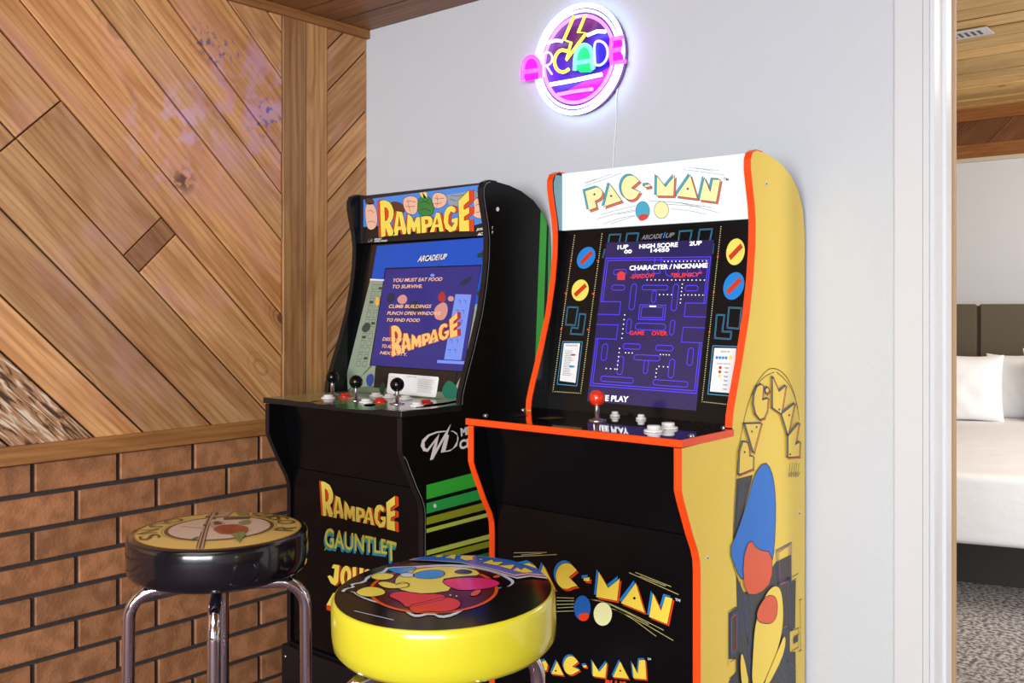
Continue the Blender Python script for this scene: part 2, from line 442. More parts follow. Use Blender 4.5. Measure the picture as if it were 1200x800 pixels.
# --- diagonal boards
JK1, JK2, JK3 = .597, .03, -.06     # z - y where butt joints cross boards
b = MB(); TH = .012; base = .001
YS0, YS1, YS2 = 1.852, 1.945, 2.034       # the two upright boards
seams = [2.62, 2.47, 2.30, 2.135, 1.99, 1.754, 1.626, 1.48, 1.245, 1.115, .887, .671, .456, .318, .10, -.1, -.35, -.6, -.85, -1.1, -1.4, -1.7, -2.0]
for i in range(len(seams)-1):
    hi, lo = seams[i]+1.8, seams[i+1]+1.8    # y+z = const
    R = [(-1.0, RAIL1), (YS0, RAIL1), (YS0, CE), (-1.0, CE)]
    pieces = [clip(clip(R, 1, 1, hi-.0025), -1, -1, -(lo+.0025))]
    m = W_ROUGH if abs(seams[i]-.318) < .01 or abs(seams[i]-.10) < .01 else W_PLANK; cutk = {9: (JK1, JK2, JK3), 10: (JK1,), 6: (.9,), 13: (.2,)}.get(i)
    outp = []
    for p in pieces:
        if cutk is not None:
            for kq in cutk:
                outp.append(clip(p, 1, -1, -(kq+.0012))); p = clip(p, -1, 1, kq-.0012)
            outp.append(p)
        else: outp.append(p)
    for q_, p in enumerate(outp):
        tn = rt(.80, 1.18, .05)
        if i == 9 and q_ == 2: tn = (.55, .50, .48)
        if len(p) >= 3: b.board(PL, p, TH+random.uniform(-.0025, .003), -math.pi/4, m, tn, base, .0016)
seamR = [2.25, 2.035, 1.895, 1.69, 1.53, 1.35, 1.165, 1.02, .86, .7]   # z - (y-2.0) = const
for i in range(len(seamR)-1):
    hi, lo = seamR[i]-2.0, seamR[i+1]-2.0
    R = [(YS2, RAIL1), (WY, RAIL1), (WY, CE), (YS2, CE)]
    p = clip(clip(R, -1, 1, hi-.0025), 1, -1, -(lo+.0025))
    if len(p) >= 3: b.board(PL, p, TH-.001, math.pi/4, W_PLANK, rt(.78, 1.0), base)
b.build('plank_panelling', wl)
b = MB(); b.board(PL, [(YS0, RAIL1), (YS1, RAIL1), (YS1, CE), (YS0, CE)], TH+.005, math.pi/2, W_POST, (.84, .80, .77), base, .002)
b.build('trim_1', kind='structure')
b = MB(); b.board(PL, [(YS1, RAIL1), (YS2, RAIL1), (YS2, CE), (YS1, CE)], TH+.002, math.pi/2, W_POST, (1.16, 1.13, 1.08), base, .002)
b.build('trim_2', kind='structure')
b = MB(); b.board(PL, [(-1, RAIL0), (WY, RAIL0), (WY, RAIL1+.004), (-1, RAIL1+.004)], .026, 0, W_TRIM, (1.02, 1, 1), base, .0018)
b.build('trim_3', kind='structure', label='honey brown wooden cap rail above the bricks')
# crown strip where left wall meets ceiling
b = MB(); b.board(PL, [(-1, CE-.030), (WY, CE-.030), (WY, CE), (-1, CE)], .03, 0, W_TRIM, (.85, .8, .8), base)
b.build('trim_4', kind='structure')
# --- ceiling
PC = Plane((0, 0, CE), (1, 0, 0), (0, -1, 0))      # faces down
b = MB(); b.box((LX-.1, BY, CE+.001), (RXW, WY+.1, CE+.1), mat('dark_gap', (40, 26, 18), .9))
y = WY; k = 0
while y > BY:
    y0 = y-.145; x = LX
    b.board(PC, [(x, -y+.001), (RXW, -y+.001), (RXW, -y0-.002), (x, -y0-.002)], .012, 0, W_CEIL, rt(.85, 1.05), -.012+.0)
    y = y0
b.build('ceiling', kind='structure')
# --- floor
b = MB(); b.box((LX-.1, BY, -.08), (RXW, WY+.12, 0), M_FLOOR); b.build('floor', kind='structure')
# --- grey wall with doorway
DXL = -.650; DXR = .35; DH = 2.16
b = MB()
b.box((LX, WY, 0), (DXL, WY+.12, CE), M_GREY)
b.box((DXR, WY, 0), (RXW, WY+.12, CE), M_GREY)
b.box((LX-.9, WY, CE+.001), (3.5, WY+.119, 2.62), M_WHITEW)
b.build('wall_front', kind='structure')
# casing and jamb
b = MB()
b.extrude([(WY-.014, 0), (WY, 0), (WY, CE), (WY-.014, CE)], -.724, -.664, M_WHITE)
b.extrude([(WY-.018, 0), (WY, 0), (WY, CE), (WY-.018, CE)], -.662, -.650, M_WHITE)
b.build('trim_5', kind='structure', label='white door casing')
b = MB()
b.box((-.650, WY-.010, 0), (-.640, WY+.046, CE), M_WHITE, .001)
b.box((-.650, WY+.046, 0), (-.632, WY+.085, CE), M_WHITE, .001)
b.box((-.650, WY+.085, 0), (-.640, WY+.124, CE), M_WHITE, .001)
b.build('trim_6', kind='structure', label='white door jamb with stop')
b = MB(); b.box((-.664, WY+.120, 0), (-.634, WY+.134, CE), mat('raw_wood_edge', (176, 142, 108), .6)); b.build('trim_7', kind='structure')
b = MB(); b.box((DXR, WY-.014, 0), (DXR+.07, WY+.13, CE), M_WHITE, .002); b.build('trim_8', kind='structure')
# --- rest of the room, behind the camera
b = MB(); b.box((LX-.1, BY-.1, 0), (RXW, BY, CE), mat('beige_wall', (150, 138, 126), .8)); b.build('wall_back', kind='structure')
b = MB(); b.box((RXW, BY-.1, 0), (RXW+.1, WY+.12, CE), mat('light_wall', (190, 188, 186), .8)); b.build('wall_right', kind='structure')

# ================================================================= BEDROOM
FY = 7.2; BCE = 2.61
b = MB(); b.box((-3.4, WY+.12, -.08), (3.4, FY, 0), M_CARPET); b.build('floor', kind='structure', label='speckled grey carpet of the bedroom')
b = MB(); b.box((-3.4, FY, 0), (3.4, FY+.1, BCE), M_WHITEW); wf = b.build('wall_far', kind='structure')
PF = Plane((0, FY, 0), (1, 0, 0), (0, 0, 1))
b = MB(); z0 = 2.265
for i in range(26):
    k = -6+i*.3
    p = clip(clip([(-3.4, z0), (3.4, z0), (3.4, BCE), (-3.4, BCE)], 1, -1, k+.3-2), -1, 1, -(k+.002-2))
    if len(p) >= 3: b.board(PF, p, .012, math.pi/4, W_DARK, rt(.85, 1.15), .001)
b.build('frieze_planks', wf)
b = MB(); b.board(PF, [(-3.4, z0-.012), (3.4, z0-.012), (3.4, z0+.085), (-3.4, z0+.085)], .022, 0, W_TRIM, (.95, .8, .65), .001); b.build('trim_9', kind='structure')
b = MB(); b.board(PF, [(-3.4, BCE-.10), (3.4, BCE-.10), (3.4, BCE), (-3.4, BCE)], .03, 0, W_TRIM, (1, .85, .65), .001); b.build('trim_10', kind='structure')
b = MB(); b.board(PF, [(-3.4, z0-.04), (3.4, z0-.04), (3.4, z0-.012), (-3.4, z0-.012)], .03, 0, mat('cream_trim', (215, 200, 175), .5), (1, 1, 1), .001); b.build('trim_11', kind='structure')
PB = Plane((0, 0, BCE), (1, 0, 0), (0, -1, 0))
b = MB(); b.box((-3.4, WY+.12, BCE+.001), (3.4, FY, BCE+.1), MC['dark_gap'])
y = WY+.12
while y < FY:
    y1 = y+.19
    b.board(PB, [(-3.4, -y1+.012), (3.4, -y1+.012), (3.4, -y-.012), (-3.4, -y-.012)], .014+random.uniform(0, .008), 0, W_CEIL2, rt(.72, 1.15), -.01, .003)
    y = y1
b.build('ceiling', kind='structure', label='honey plank ceiling of the bedroom')
b = MB(); b.box((3.4, WY, 0), (3.5, FY, BCE), M_WHITEW); b.build('wall_right', kind='structure')
b = MB(); b.box((-3.5, WY+.12, 0), (-3.4, FY, BCE), M_WHITEW); b.build('wall_left', kind='structure')

# vent
vq = Plane((0, 0, BCE-.012), (1, 0, 0), (0, -1, 0))
vp = [vq.px(p) for p in ((1102, 38), (1130, 34.5), (1137, 45), (1106, 49.5))]
vc = vq.at((sum(p[0] for p in vp)/4, sum(p[1] for p in vp)/4))
vent = thing('ceiling_vent', tuple(vc), 'small white slotted air vent in the bedroom plank ceiling', 'vent')
b = MB(); b.box((vc.x-.17, vc.y-.075, BCE-.017), (vc.x+.17, vc.y+.075, BCE-.011), M_WHITE, .002); b.build('frame', vent)
b = MB()
for i in range(9):
    x = vc.x-.12+i*.03; b.box((x-.007, vc.y-.04, BCE-.0185), (x+.007, vc.y+.04, BCE-.0165), mat('vent_slot', (95, 85, 80), .7))
b.build('slots', vent)

# bed, turned a little to the room
M_LINEN = textured('white_linen', (238, 237, 237), .8, 11, .8); M_LINEN.node_tree.nodes['Bump'].inputs['Distance'].default_value = .007
M_HEAD = textured('olive_brown_upholstery', (84, 74, 56), .75, 300, .4)
M_BASE = textured('charcoal_bed_base', (46, 43, 40), .8, 200, .3)
e1 = camw(2430, -1125).normalized(); e2 = camw(1125, 2430).normalized()
far = camw((1106-600)/F*6.15, 6.15)-e1*.45; BL = 2.42; BWd = 2.4
bed = thing('bed', tuple(far-e2*BL), 'low bed with white duvet and olive brown headboard, seen through the doorway', 'bed')
def softbox(mb, o, a, bb, z0, z1, m, n=22, r=.08, wob=.01, seed=0):
    """rounded soft block: origin o, edge vectors a and bb in plan"""
    rnd = random.Random(seed); la, lb = a.length, bb.length; ua, ub = a.normalized(), bb.normalized()
    cen = o+a/2+bb/2; hz = (z1-z0)/2; V = []; Fs = []; nu, nv = 64, 32
    ph = [rnd.uniform(0, 6) for _ in range(6)]
    def sp(x, e): return math.copysign(abs(x)**e, x)
    for j in range(nv+1):
        th = -math.pi/2+math.pi*j/nv
        for i in range(nu):
            al = 2*math.pi*i/nu; e = r
            cx = sp(math.cos(th), e*1.2)*sp(math.cos(al), e); cy = sp(math.cos(th), e*1.2)*sp(math.sin(al), e); cz = sp(math.sin(th), e*1.2)
            wv = wob*(math.sin(cx*5+ph[0])*math.cos(cy*4+ph[1])+.6*math.sin(cx*13+cy*9+ph[2])+.4*math.sin(cy*21+ph[3]))
            p = cen+ua*(cx*la/2+wv*.7)+ub*(cy*lb/2+wv*.7); V.append((p.x, p.y, (z0+z1)/2+cz*hz+wv*(.6 if cz > 0 else .2)))
    for j in range(nv):
        for i in range(nu):
            k = (i+1) % nu; Fs.append((j*nu+i, j*nu+k, (j+1)*nu+k, (j+1)*nu+i))
    mb.mesh(V, Fs, m, smooth=True)
o = far-e2*BL
b = MB(); b.mesh([tuple(p+Vector((0, 0, z))) for z in (0, .33) for p in (o+e1*.25+e2*.38, o+e1*(BWd-.1)+e2*.38, o+e1*(BWd-.1)+e2*BL, o+e1*.25+e2*BL)],
    [(0, 3, 2, 1), (4, 5, 6, 7), (0, 1, 5, 4), (1, 2, 6, 5), (2, 3, 7, 6), (3, 0, 4, 7)], M_BASE); b.build('bed_base', bed)
b = MB(); softbox(b, o, e1*BWd, e2*BL, .235, .545, M_LINEN, r=.12, wob=.014, seed=3); b.build('duvet', bed)
b = MB()
hb0 = o+e2*(BL+.04)+e1*.1
edges = [0, .28, .55, .98, 1.42, 1.9]
for i in range(5):
    a0, a1 = hb0+e1*(edges[i]+.008), hb0+e1*(edges[i+1]-.008)
    V = []
    for z in (.1, 1.235):
        V += [a0+Vector((0, 0, z)), a1+Vector((0, 0, z)), a1+e2*.09+Vector((0, 0, z)), a0+e2*.09+Vector((0, 0, z))]
    b.mesh(V, [(0, 3, 2, 1), (4, 5, 6, 7), (0, 1, 5, 4), (1, 2, 6, 5), (2, 3, 7, 6), (3, 0, 4, 7)], M_HEAD)
qa, qb = hb0+e1*.01+e2*.03, hb0+e1*1.88+e2*.03
b.mesh([tuple(p+Vector((0, 0, z))) for z in (.1, 1.225) for p in (qa, qb, qb+e2*.07, qa+e2*.07)], [(0, 3, 2, 1), (4, 5, 6, 7), (0, 1, 5, 4), (1, 2, 6, 5), (2, 3, 7, 6), (3, 0, 4, 7)], M_HEAD)
hb = b.build('headboard', bed, label='olive brown upholstered headboard in panels')
bv = hb.modifiers.new('Bevel', 'BEVEL'); bv.width = .012; bv.segments = 3
def pillow(cx, dd, wdt, hgt, thick, zb, name, label, m, seed, lean=.18, dp=0):
    """upright leaning pillow: cx along bed width from the left side"""
    rnd = random.Random(seed); V = []; Fs = []; nu, nv = 40, 24
    base = o+e2*(BL-dd)+e1*cx
    for s_ in (1, -1):
        b0 = len(V)
        for j in range(nv+1):
            for i in range(nu+1):
                x = i/nu*2-1; y = j/nv*2-1
                sq = 1-.07*(1-abs(y)**2)*abs(x)**6; sv = 1-.07*(1-abs(x)**2)*abs(y)**6
                t = max(0, (1-x**6)*(1-y**6))**.5*(.55+.45*(1-x*x)*(1-y*y))
                t += .05*math.sin(x*6+seed+5*y)*math.cos(y*3+seed*2)*max(0, 1-x*x)*max(0, 1-y*y)+.05*math.sin(x*7+seed)*math.cos(y*6+seed*2)*max(0, 1-x*x)*max(0, 1-y*y)
                zz = hgt/2*(y*sv+1)
                p = base+e1*(x*sq*wdt/2)+e2*(lean*zz-s_*t*thick/2); V.append((p.x, p.y, zb+zz))
        for j in range(nv):
            for i in range(nu):
                q = [b0+j*(nu+1)+i, b0+j*(nu+1)+i+1, b0+(j+1)*(nu+1)+i+1, b0+(j+1)*(nu+1)+i]
                Fs.append(tuple(q if s_ > 0 else q[::-1]))
    mb = MB(); mb.mesh(V, Fs, m, smooth=True)
    return mb.build(name, org=Vector((base.x, base.y, zb)), label=label, cat='pillow')
pillow(.60, .42, .36, .40, .17, .533, 'pillow', 'white pillow leaning on the headboard, leftmost on the bed', M_LINEN, 2)
pillow(.84, .22, .30, .40, .13, .533, 'pillow', 'crumpled white pillow behind and right of the leftmost pillow', M_LINEN, 5)
pillow(1.14, .40, .52, .44, .18, .533, 'pillow', 'white pillow with raised corner at the right edge of the view', M_LINEN, 8)
pillow(.34, .16, .32, .48, .10, .533, 'cushion', 'dark navy cushion at the headboard, barely showing by the door jamb', mat('navy_fabric', (32, 38, 62), .8), 4, .1)

# ================================================================= ARCADE CABINETS
K = lambda n, col, r=.3, **k: mat(n, col, r, **k)
A_BLK = K('print_black', (8, 8, 10), .25, spec=.35); A_YEL = K('print_yellow', (248, 216, 76), .35); A_PALE = K('print_pale_yellow', (240, 240, 176), .35)
A_RED = K('print_red', (232, 62, 22), .35); A_BLUE = K('print_blue', (20, 130, 215), .35); A_WHITE = K('print_white', (236, 236, 236), .35)
A_GREY = K('print_grey', (120, 128, 130), .4); A_CYAN = K('print_cyan', (60, 140, 176), .4); A_NAVY = K('print_navy', (52, 50, 62), .4)
M_ORANGE = K('orange_t_molding', (246, 76, 16), .35); M_YSIDE = K('yellow_side_print', (240, 207, 78), .38)
PROF = [(2.185, .27), (2.185, 1.39), (2.175, 1.449), (2.148, 1.49), (2.11, 1.52), (2.06, 1.541), (2.01, 1.552), (1.96, 1.557), (1.93, 1.557), (1.912, 1.55), (1.904, 1.535),
        (1.904, 1.515), (1.911, 1.484), (1.922, 1.44), (1.927, 1.4), (1.925, 1.347), (1.916, 1.282), (1.897, 1.2), (1.866, 1.11), (1.835, 1.031), (1.822, .993), (1.819, .968),
        (1.819, .953), (1.612, .949), (1.612, .868), (1.620, .848), (1.656, .775), (1.675, .742), (1.683, .72), (1.685, .70), (1.685, .27)]
FRONT_UP = PROF[7:22]; FRONT_LO = PROF[23:31]

def ribbon(mb, path, x0, x1, m, th=.0025):
    """edge band following a profile, slightly proud of it (towards -Y side)"""
    n = len(path); out = []
    for i in range(n):
        a = Vector(path[max(i-1, 0)]); d = Vector(path[min(i+1, n-1)]); t = (d-a).normalized(); nn = Vector((t.y, -t.x))
        if nn.x > 0.0 and abs(nn.x) > .3: nn = -nn
        if abs(nn.x) <= .3 and nn.y < 0 and path[i][1] > 1.5: nn = -nn
        out.append((path[i][0]+nn.x*th, path[i][1]+nn.y*th))
    for i in range(n-1):
        a, b2, c2, d2 = path[i], path[i+1], out[i+1], out[i]
        mb.face([(x0, *d2), (x0, *c2), (x1, *c2), (x1, *d2)], m)
        mb.face([(x0, *a), (x0, *b2), (x0, *c2), (x0, *d2)], m); mb.face([(x1, *a), (x1, *d2), (x1, *c2), (x1, *b2)], m)
    for q in (0, n-1): mb.face([(x0, *path[q]), (x1, *path[q]), (x1, *out[q]), (x0, *out[q])], m)

def back_clip(prof):
    out = []
    for (y0, z0), (y1, z1) in zip(prof[1:8], prof[2:9]):
        a, b_ = (z0-z1), (y1-y0)   # outward normal of the rear top curve
        nx, nz = (z1-z0), -(y1-y0); l = math.hypot(nx, nz); nx /= l; nz /= l
        k = nx*1.9+nz*1.0 > nx*y0+nz*z0
        if k: nx, nz = -nx, -nz
        out.append((nx, nz, nx*y0+nz*z0-.001))
    return out
def shell(name, label, xl, xr, m_side, m_edge, m_in, m_front, side_art, marquee_art, bezel_art, front_art, m_marq, deck_mat, deck_art, riser_m, deep=1.0):
    T = .016; prof = [(1.93+(y-1.93)*deep if y > 1.93 else y, z) for y, z in PROF]; yk = prof[0][0]
    t = thing(name, ((xl+xr)/2, 1.93, 0), label, 'arcade machine')
    for side, x0, x1 in (('l', xl, xl+T), ('r', xr-T, xr)):
        b = MB()
        if side == 'l': b.extrude(prof, x0+.0002, x1-.0002, m_side, m_in)
        else:
            b.extrude(prof, x0+.0002, x1-.0002, m_in, m_side); b.clips = [(1, 0, prof[0][0]-.001)]+back_clip(prof)
            side_art(b, Plane((x1, 0, 0), (0, 1, 0), (0, 0, 1))); b.clips = None
        b.build('side_panel', t)
        b = MB(); ribbon(b, FRONT_UP, x0, x1, m_edge); b.build('edge_trim', t)
        b = MB(); ribbon(b, FRONT_LO, x0, x1, m_edge); b.build('edge_trim', t)
    xi, xj = xl+T, xr-T
    b = MB(); b.box((xi, yk-.017, .27), (xj, yk-.005, 1.38), M_BLACKM); b.build('back_panel', t)
    b = MB(); b.extrude([(1.945, 1.553), (2.03, 1.543), (2.09, 1.522), (2.13, 1.492), (2.155, 1.46), (2.172, 1.40), (2.160, 1.39), (2.142, 1.45), (2.12, 1.475), (2.05, 1.522), (1.945, 1.541)], xi, xj, M_BLACKM); b.build('top_panel', t)
    b = MB(); b.box((xi, 1.943, 1.412), (xj, 1.958, 1.556), m_marq)
    b.clips = [(1, 0, xj), (-1, 0, -xi), (0, 1, 1.556), (0, -1, -1.412)]; marquee_art(b, Plane((0, 1.943, 0), (1, 0, 0), (0, 0, 1))); b.build('marquee', t)
    # bezel, leaning back
    y0, z0, y1, z1 = 1.882, .958, 1.956, 1.41
    dv = Vector((0, y1-y0, z1-z0)).normalized()
    b = MB(); b.extrude([(y0, z0), (y1, z1), (y1+.015, z1), (y0+.015, z0)], xi, xj, A_BLK)
    PZ = Plane((0, y0, z0), (1, 0, 0), dv); b.clips = [(1, 0, xj), (-1, 0, -xi), (0, 1, .4579), (0, -1, -.009)]; bezel_art(b, PZ, t, (xi, xj)); 
    # control deck
    b = MB(); dk = deck_mat
    b.box((xl-.004, 1.604, .951), (xr+.004, 1.8185, .966), m_edge, .0015)
    b.box((xi, 1.8185, .951), (xj, 1.884, .966), m_edge)
    PD = Plane((0, 0, .966), (1, 0, 0), (0, 1, 0))
    b.poly(PD, [(xl-.002, 1.606), (xr+.002, 1.606), (xr+.002, 1.8185), (xj, 1.8185), (xj, 1.884), (xi, 1.884), (xi, 1.8185), (xl-.002, 1.8185)], dk, 1.5, st=True)
    deck_art(b, PD); b.build('control_deck', t)
    b = MB(); b.extrude([(1.652, .951), (1.690, .765), (1.702, .765), (1.664, .951)], xi, xj, m_front); b.build('upper_front_panel', t)
    b = MB(); b.box((xi, 1.690, .27), (xj, 1.702, .764), m_front, .0015)
    front_art(b, Plane((0, 1.690, 0), (1, 0, 0), (0, 0, 1))); b.build('lower_front_panel', t)
    b = MB(); b.box((xl-.006, 1.668, 0), (xr+.006, 1.684, .262), riser_m, .002); b.box((xl-.006, 1.684, 0), (xl+.01, 2.185, .262), riser_m, .002)
    b.box((xr-.01, 1.684, 0), (xr+.006, 2.185, .262), riser_m, .002); b.box((xl+.01, 1.684, .25), (xr-.01, 2.185, .268), riser_m); b.build('riser', t)
    return t

def joystick(t, x, y, ballm, z=.967):
    b = MB(); b.lathe([(.020, 0), (.020, .002), (.009, .003), (.009, .005), (.0052, .005), (.0052, .040)], (x, y, z), M_STEEL, 20); sh = b.build('joystick', t, label='chrome shaft with ball top')
    b = MB(); r = .0185; b.lathe([(r*math.cos(a), .050+r*math.sin(a)) for a in [math.radians(-90+i*12) for i in range(16)]], (x, y, z), ballm, 32); b.build('ball_top', sh)
def button(t, x, y, m, r=.0145, h=.009, z=.967):
    b = MB(); b.lathe([(r*1.3, 0), (r*1.3, .003), (r*1.12, .0045), (r*.86, .0045), (r*.86, h-.001), (r*.7, h), (0, h+.0005)], (x, y, z), m, 24); b.build('button', t)
def bolt(t, x, y, z=.967):
    b = MB(); b.lathe([(.006, 0), (.006, .0012), (.0035, .0032), (0, .0038)], (x, y, z), M_STEEL, 14); b.build('bolt', t)
def deckpos(u, v, z=.966):
    d = ray(u, v); k = (z-CZ)/d.z; return d.x*k, d.y*k

# ---------------------------------------------------------- lettering
def logo(b, P, letters, h, face, sh1=None, v1=(0, 0), sh2=None, v2=(0, 0), line=None, lw=.0011, dotm=None, dots=()):
    for L in letters:
        if sh1:
            q = [(x+v1[0], y+v1[1]) for x, y in L]; b.poly(P, q, sh1, h)
            if line: b.stroke(P, q, line, h+.5, lw*.8, True)
        if sh2:
            q = [(x+v2[0], y+v2[1]) for x, y in L]; b.poly(P, q, sh2, h+1)
            if line: b.stroke(P, q, line, h+1.5, lw*.8, True)
    for L in letters:
        b.poly(P, L, face, h+2)
        if line: b.stroke(P, L, line, h+3, lw, True)
    for d in dots: b.poly(P, ell(d[0], d[1], d[2], d[2], 10), dotm or line or A_BLK, h+3.2)
def cshape(cx, cy, rx, ry, t1, v, t2, a1, a2, rot=0):
    return [v, t1]+ell(cx, cy, rx, ry, 26, a1, a2, rot)[1:-1]+[t2]

# Rampage lettering, in its own grid; placed on marquee, front panel and screen
RA = {
 'R': ([(252, 215), (275, 207), (300, 208), (330, 222), (352, 250), (368, 290), (368, 330), (358, 370), (338, 400), (356, 440), (375, 485), (350, 505), (325, 506), (310, 470), (300, 440), (300, 508), (262, 516)], [(292, 268), (312, 275), (325, 305), (324, 345), (312, 372), (296, 378)], (-22, 0)),
 'A': ([(392, 298), (438, 305), (462, 400), (482, 488), (442, 492), (432, 455), (408, 458), (402, 500), (360, 504), (376, 400)], [(412, 350), (426, 422), (404, 425)], (-17, 0)),
 'M': ([(482, 320), (500, 330), (520, 350), (536, 392), (552, 350), (566, 345), (586, 348), (592, 482), (558, 485), (554, 430), (545, 470), (528, 470), (512, 430), (508, 490), (470, 492)], None, (-12, 0)),
 'P': ([(592, 345), (630, 338), (670, 340), (688, 362), (690, 400), (676, 428), (640, 438), (636, 478), (596, 482)], [(628, 370), (650, 374), (652, 398), (630, 406)], (10, 0)),
 'A2': ([(718, 308), (750, 312), (768, 390), (782, 468), (744, 470), (738, 432), (712, 434), (704, 472), (664, 476), (692, 390)], [(725, 360), (735, 405), (714, 408)], (14, 0)),
 'G': ([(842, 252), (868, 262), (886, 290), (868, 318), (840, 302), (822, 340), (820, 400), (846, 430), (868, 398), (842, 390), (846, 362), (900, 348), (898, 410), (880, 458), (832, 474), (796, 445), (778, 385), (785, 310), (808, 268)], None, (18, 0)),
 'E': ([(990, 122), (993, 212), (948, 252), (948, 285), (993, 262), (993, 318), (950, 345), (950, 376), (990, 366), (994, 466), (908, 468), (905, 330), (900, 215)], None, (38, 4)),
}
def rampage(b, P, mp, h, face, side, line, lw, ext=1.0):
    for k, (o, hole, ex) in RA.items():
        n = 5
        for i in range(n, 0, -1):
            q = [mp(x+ex[0]*ext*i/n, y+(8 if k in 'RE' else 3)*i/n*0) for x, y in o]
            b.poly(P, q, side, h+(n-i)*.2)
        b.stroke(P, [mp(x+ex[0]*ext, y) for x, y in o], line, h+.1, lw*.8, True)
    for k, (o, hole, ex) in RA.items():
        q = [mp(*p) for p in o]; hh = [[mp(*p) for p in hole]] if hole else []
        b.poly(P, q, face, h+2.2, hh); b.stroke(P, q, line, h+3, lw, True)
        if hole: b.stroke(P, hh[0], line, h+3, lw, True)

# ================================================================= PAC-MAN CABINET
XL, XR = -1.482, -.930
def pac_side(b, P):
    s = lambda pts: c(850, 420, 5.714, pts)
    s2 = lambda pts: c(845, 530, 5.714, pts)
    s3 = lambda pts: c(845, 660, 5.714, pts)
    DK = A_NAVY; BL_ = K('side_blue', (8, 112, 208), .38); OR = K('side_orange', (228, 88, 40), .38); OUT = K('outline_brown', (66, 58, 50), .5)
    BK = K('side_charcoal', (58, 58, 54), .45); SB = K('side_dull_blue', (52, 84, 140), .4); SO = K('side_rust', (196, 80, 44), .4)
    # faded backdrop with blue streaks
    b.poly(P, [(863, 561), (882, 556), (871, 600), (862, 628), (859, 632)], BK, 1)
    b.poly(P, s3([(0, -250), (60, -200), (70, 0), (100, 80), (105, 290), (50, 330), (50, 640), (100, 640), (100, 720), (50, 790), (50, 830), (500, 830), (498, 590), (460, 590), (460, 460), (495, 430), (500, 110), (470, 120), (468, -60), (365, -10), (340, 30), (320, 100), (235, 190), (150, 190)])[2:], BK, 1)
    for x0, y0, x1, y1 in ((110, 190, 150, 420), (125, 120, 200, 700), (150, 210, 205, 560), (160, 300, 195, 780), (118, 330, 160, 640), (420, 560, 480, 760), (440, 640, 500, 720), (380, 660, 440, 800), (350, 700, 400, 800), (185, 200, 215, 360), (395, 600, 470, 800)):
        b.stroke(P, s3([(x0, y0), (x1, y1)]), SB, 2, .0022)
    for x0, y0, x1, y1 in ((118, 240, 105, 540), (150, 210, 140, 330), (170, 190, 160, 330), (185, 180, 178, 260), (128, 220, 122, 300)):
        b.stroke(P, s2([(x0, y0), (x1, y1)]), SB, 2, .002)
    # maze corridors: nested rectangles
    def nest(q, m1=SB, m2=SO):
        cx = sum(p[0] for p in q)/4; cy = sum(p[1] for p in q)/4
        for k, mm, wd in ((1.0, m1, .002), (.86, m1, .0016), (.66, m2, .002)):
            b.stroke(P, [(cx+(x-cx)*k, cy+(y-cy)*(k*.5+.5 if k > .8 else .86)) for x, y in q], mm, 3, wd, True)
    nest(s2([(365, 655), (470, 600), (470, 850), (380, 880)])); nest(s3([(380, 120), (460, 90), (455, 440), (375, 470)]))
    nest(s3([(62, 345), (108, 318), (105, 590), (62, 620)]))
    for q in ([(55, 315), (98, 288)], [(45, 318), (42, 680)], [(58, 660), (92, 635), (92, 740), (52, 770)], [(470, 450), (515, 430), (515, 560), (470, 585)], [(485, 490), (520, 470)], [(525, 240), (530, 585)], [(520, 245), (540, 235)], [(515, 590), (535, 575)], [(470, 118), (500, 100)], [(475, 90), (515, 65)]):
        b.stroke(P, s3(q), OUT, 4, .0016)
    b.poly(P, s3([(482, 500), (512, 478), (512, 520), (482, 540)]), BK, 3)
    # plain leaf, wedge and swoosh shapes in the big colours
    q = smooth_pts(s2([(285, 58), (215, 150), (170, 330), (100, 540), (48, 655), (95, 790), (140, 860), (250, 830), (335, 740), (352, 640), (362, 400), (355, 230), (330, 110)]), True, 1)
    b.poly(P, q, BL_, 5); b.stroke(P, q, OUT, 6, .0022, True)
    q = smooth_pts(s2([(185, 570), (235, 650), (335, 665), (335, 860), (250, 950), (150, 945), (138, 720)]), True, 1)
    b.poly(P, q, OR, 7); b.stroke(P, q, OUT, 8, .0018, True)
    q = smooth_pts(s3([(350, 140), (395, 165), (412, 300), (405, 450), (360, 620), (300, 760), (260, 830), (195, 830), (205, 600), (220, 390), (290, 200)]), True, 2)
    b.poly(P, q, A_YEL, 7); b.stroke(P, q, OUT, 8, .002, True)
    q = smooth_pts(s3([(300, 200), (375, 230), (360, 400), (240, 400), (225, 320)]), True, 2); b.poly(P, q, OR, 9); b.stroke(P, q, OUT, 9.5, .0018, True)
    for L in ([(415, 470), (428, 520), (400, 640), (300, 830), (265, 830), (380, 560)], [(125, 590), (145, 620), (185, 830), (130, 830), (118, 680)]):
        q = smooth_pts(s3(L), True, 1); b.poly(P, q, A_YEL, 9); b.stroke(P, q, OUT, 9.5, .002, True)
    # oval outline round the picture
    ov = smooth_pts([(858.5, 640), (860, 590), (863.5, 545), (868, 510), (874, 480), (884, 452), (897, 434), (906, 430.5), (918, 436), (928, 452), (934, 475), (936.5, 492)], False, 2)
    b.stroke(P, ov, OUT, 2, .0018)
    b.stroke(P, smooth_pts([(881, 463), (890, 446), (899, 439), (907, 436)], False), OUT, 2, .0016); b.stroke(P, smooth_pts([(910, 436), (920, 444), (929, 458), (935, 478)], False), OUT, 2, .0016)
    b.stroke(P, smooth_pts([(866, 548), (864, 580), (862, 620)], False), OUT, 2, .0012)
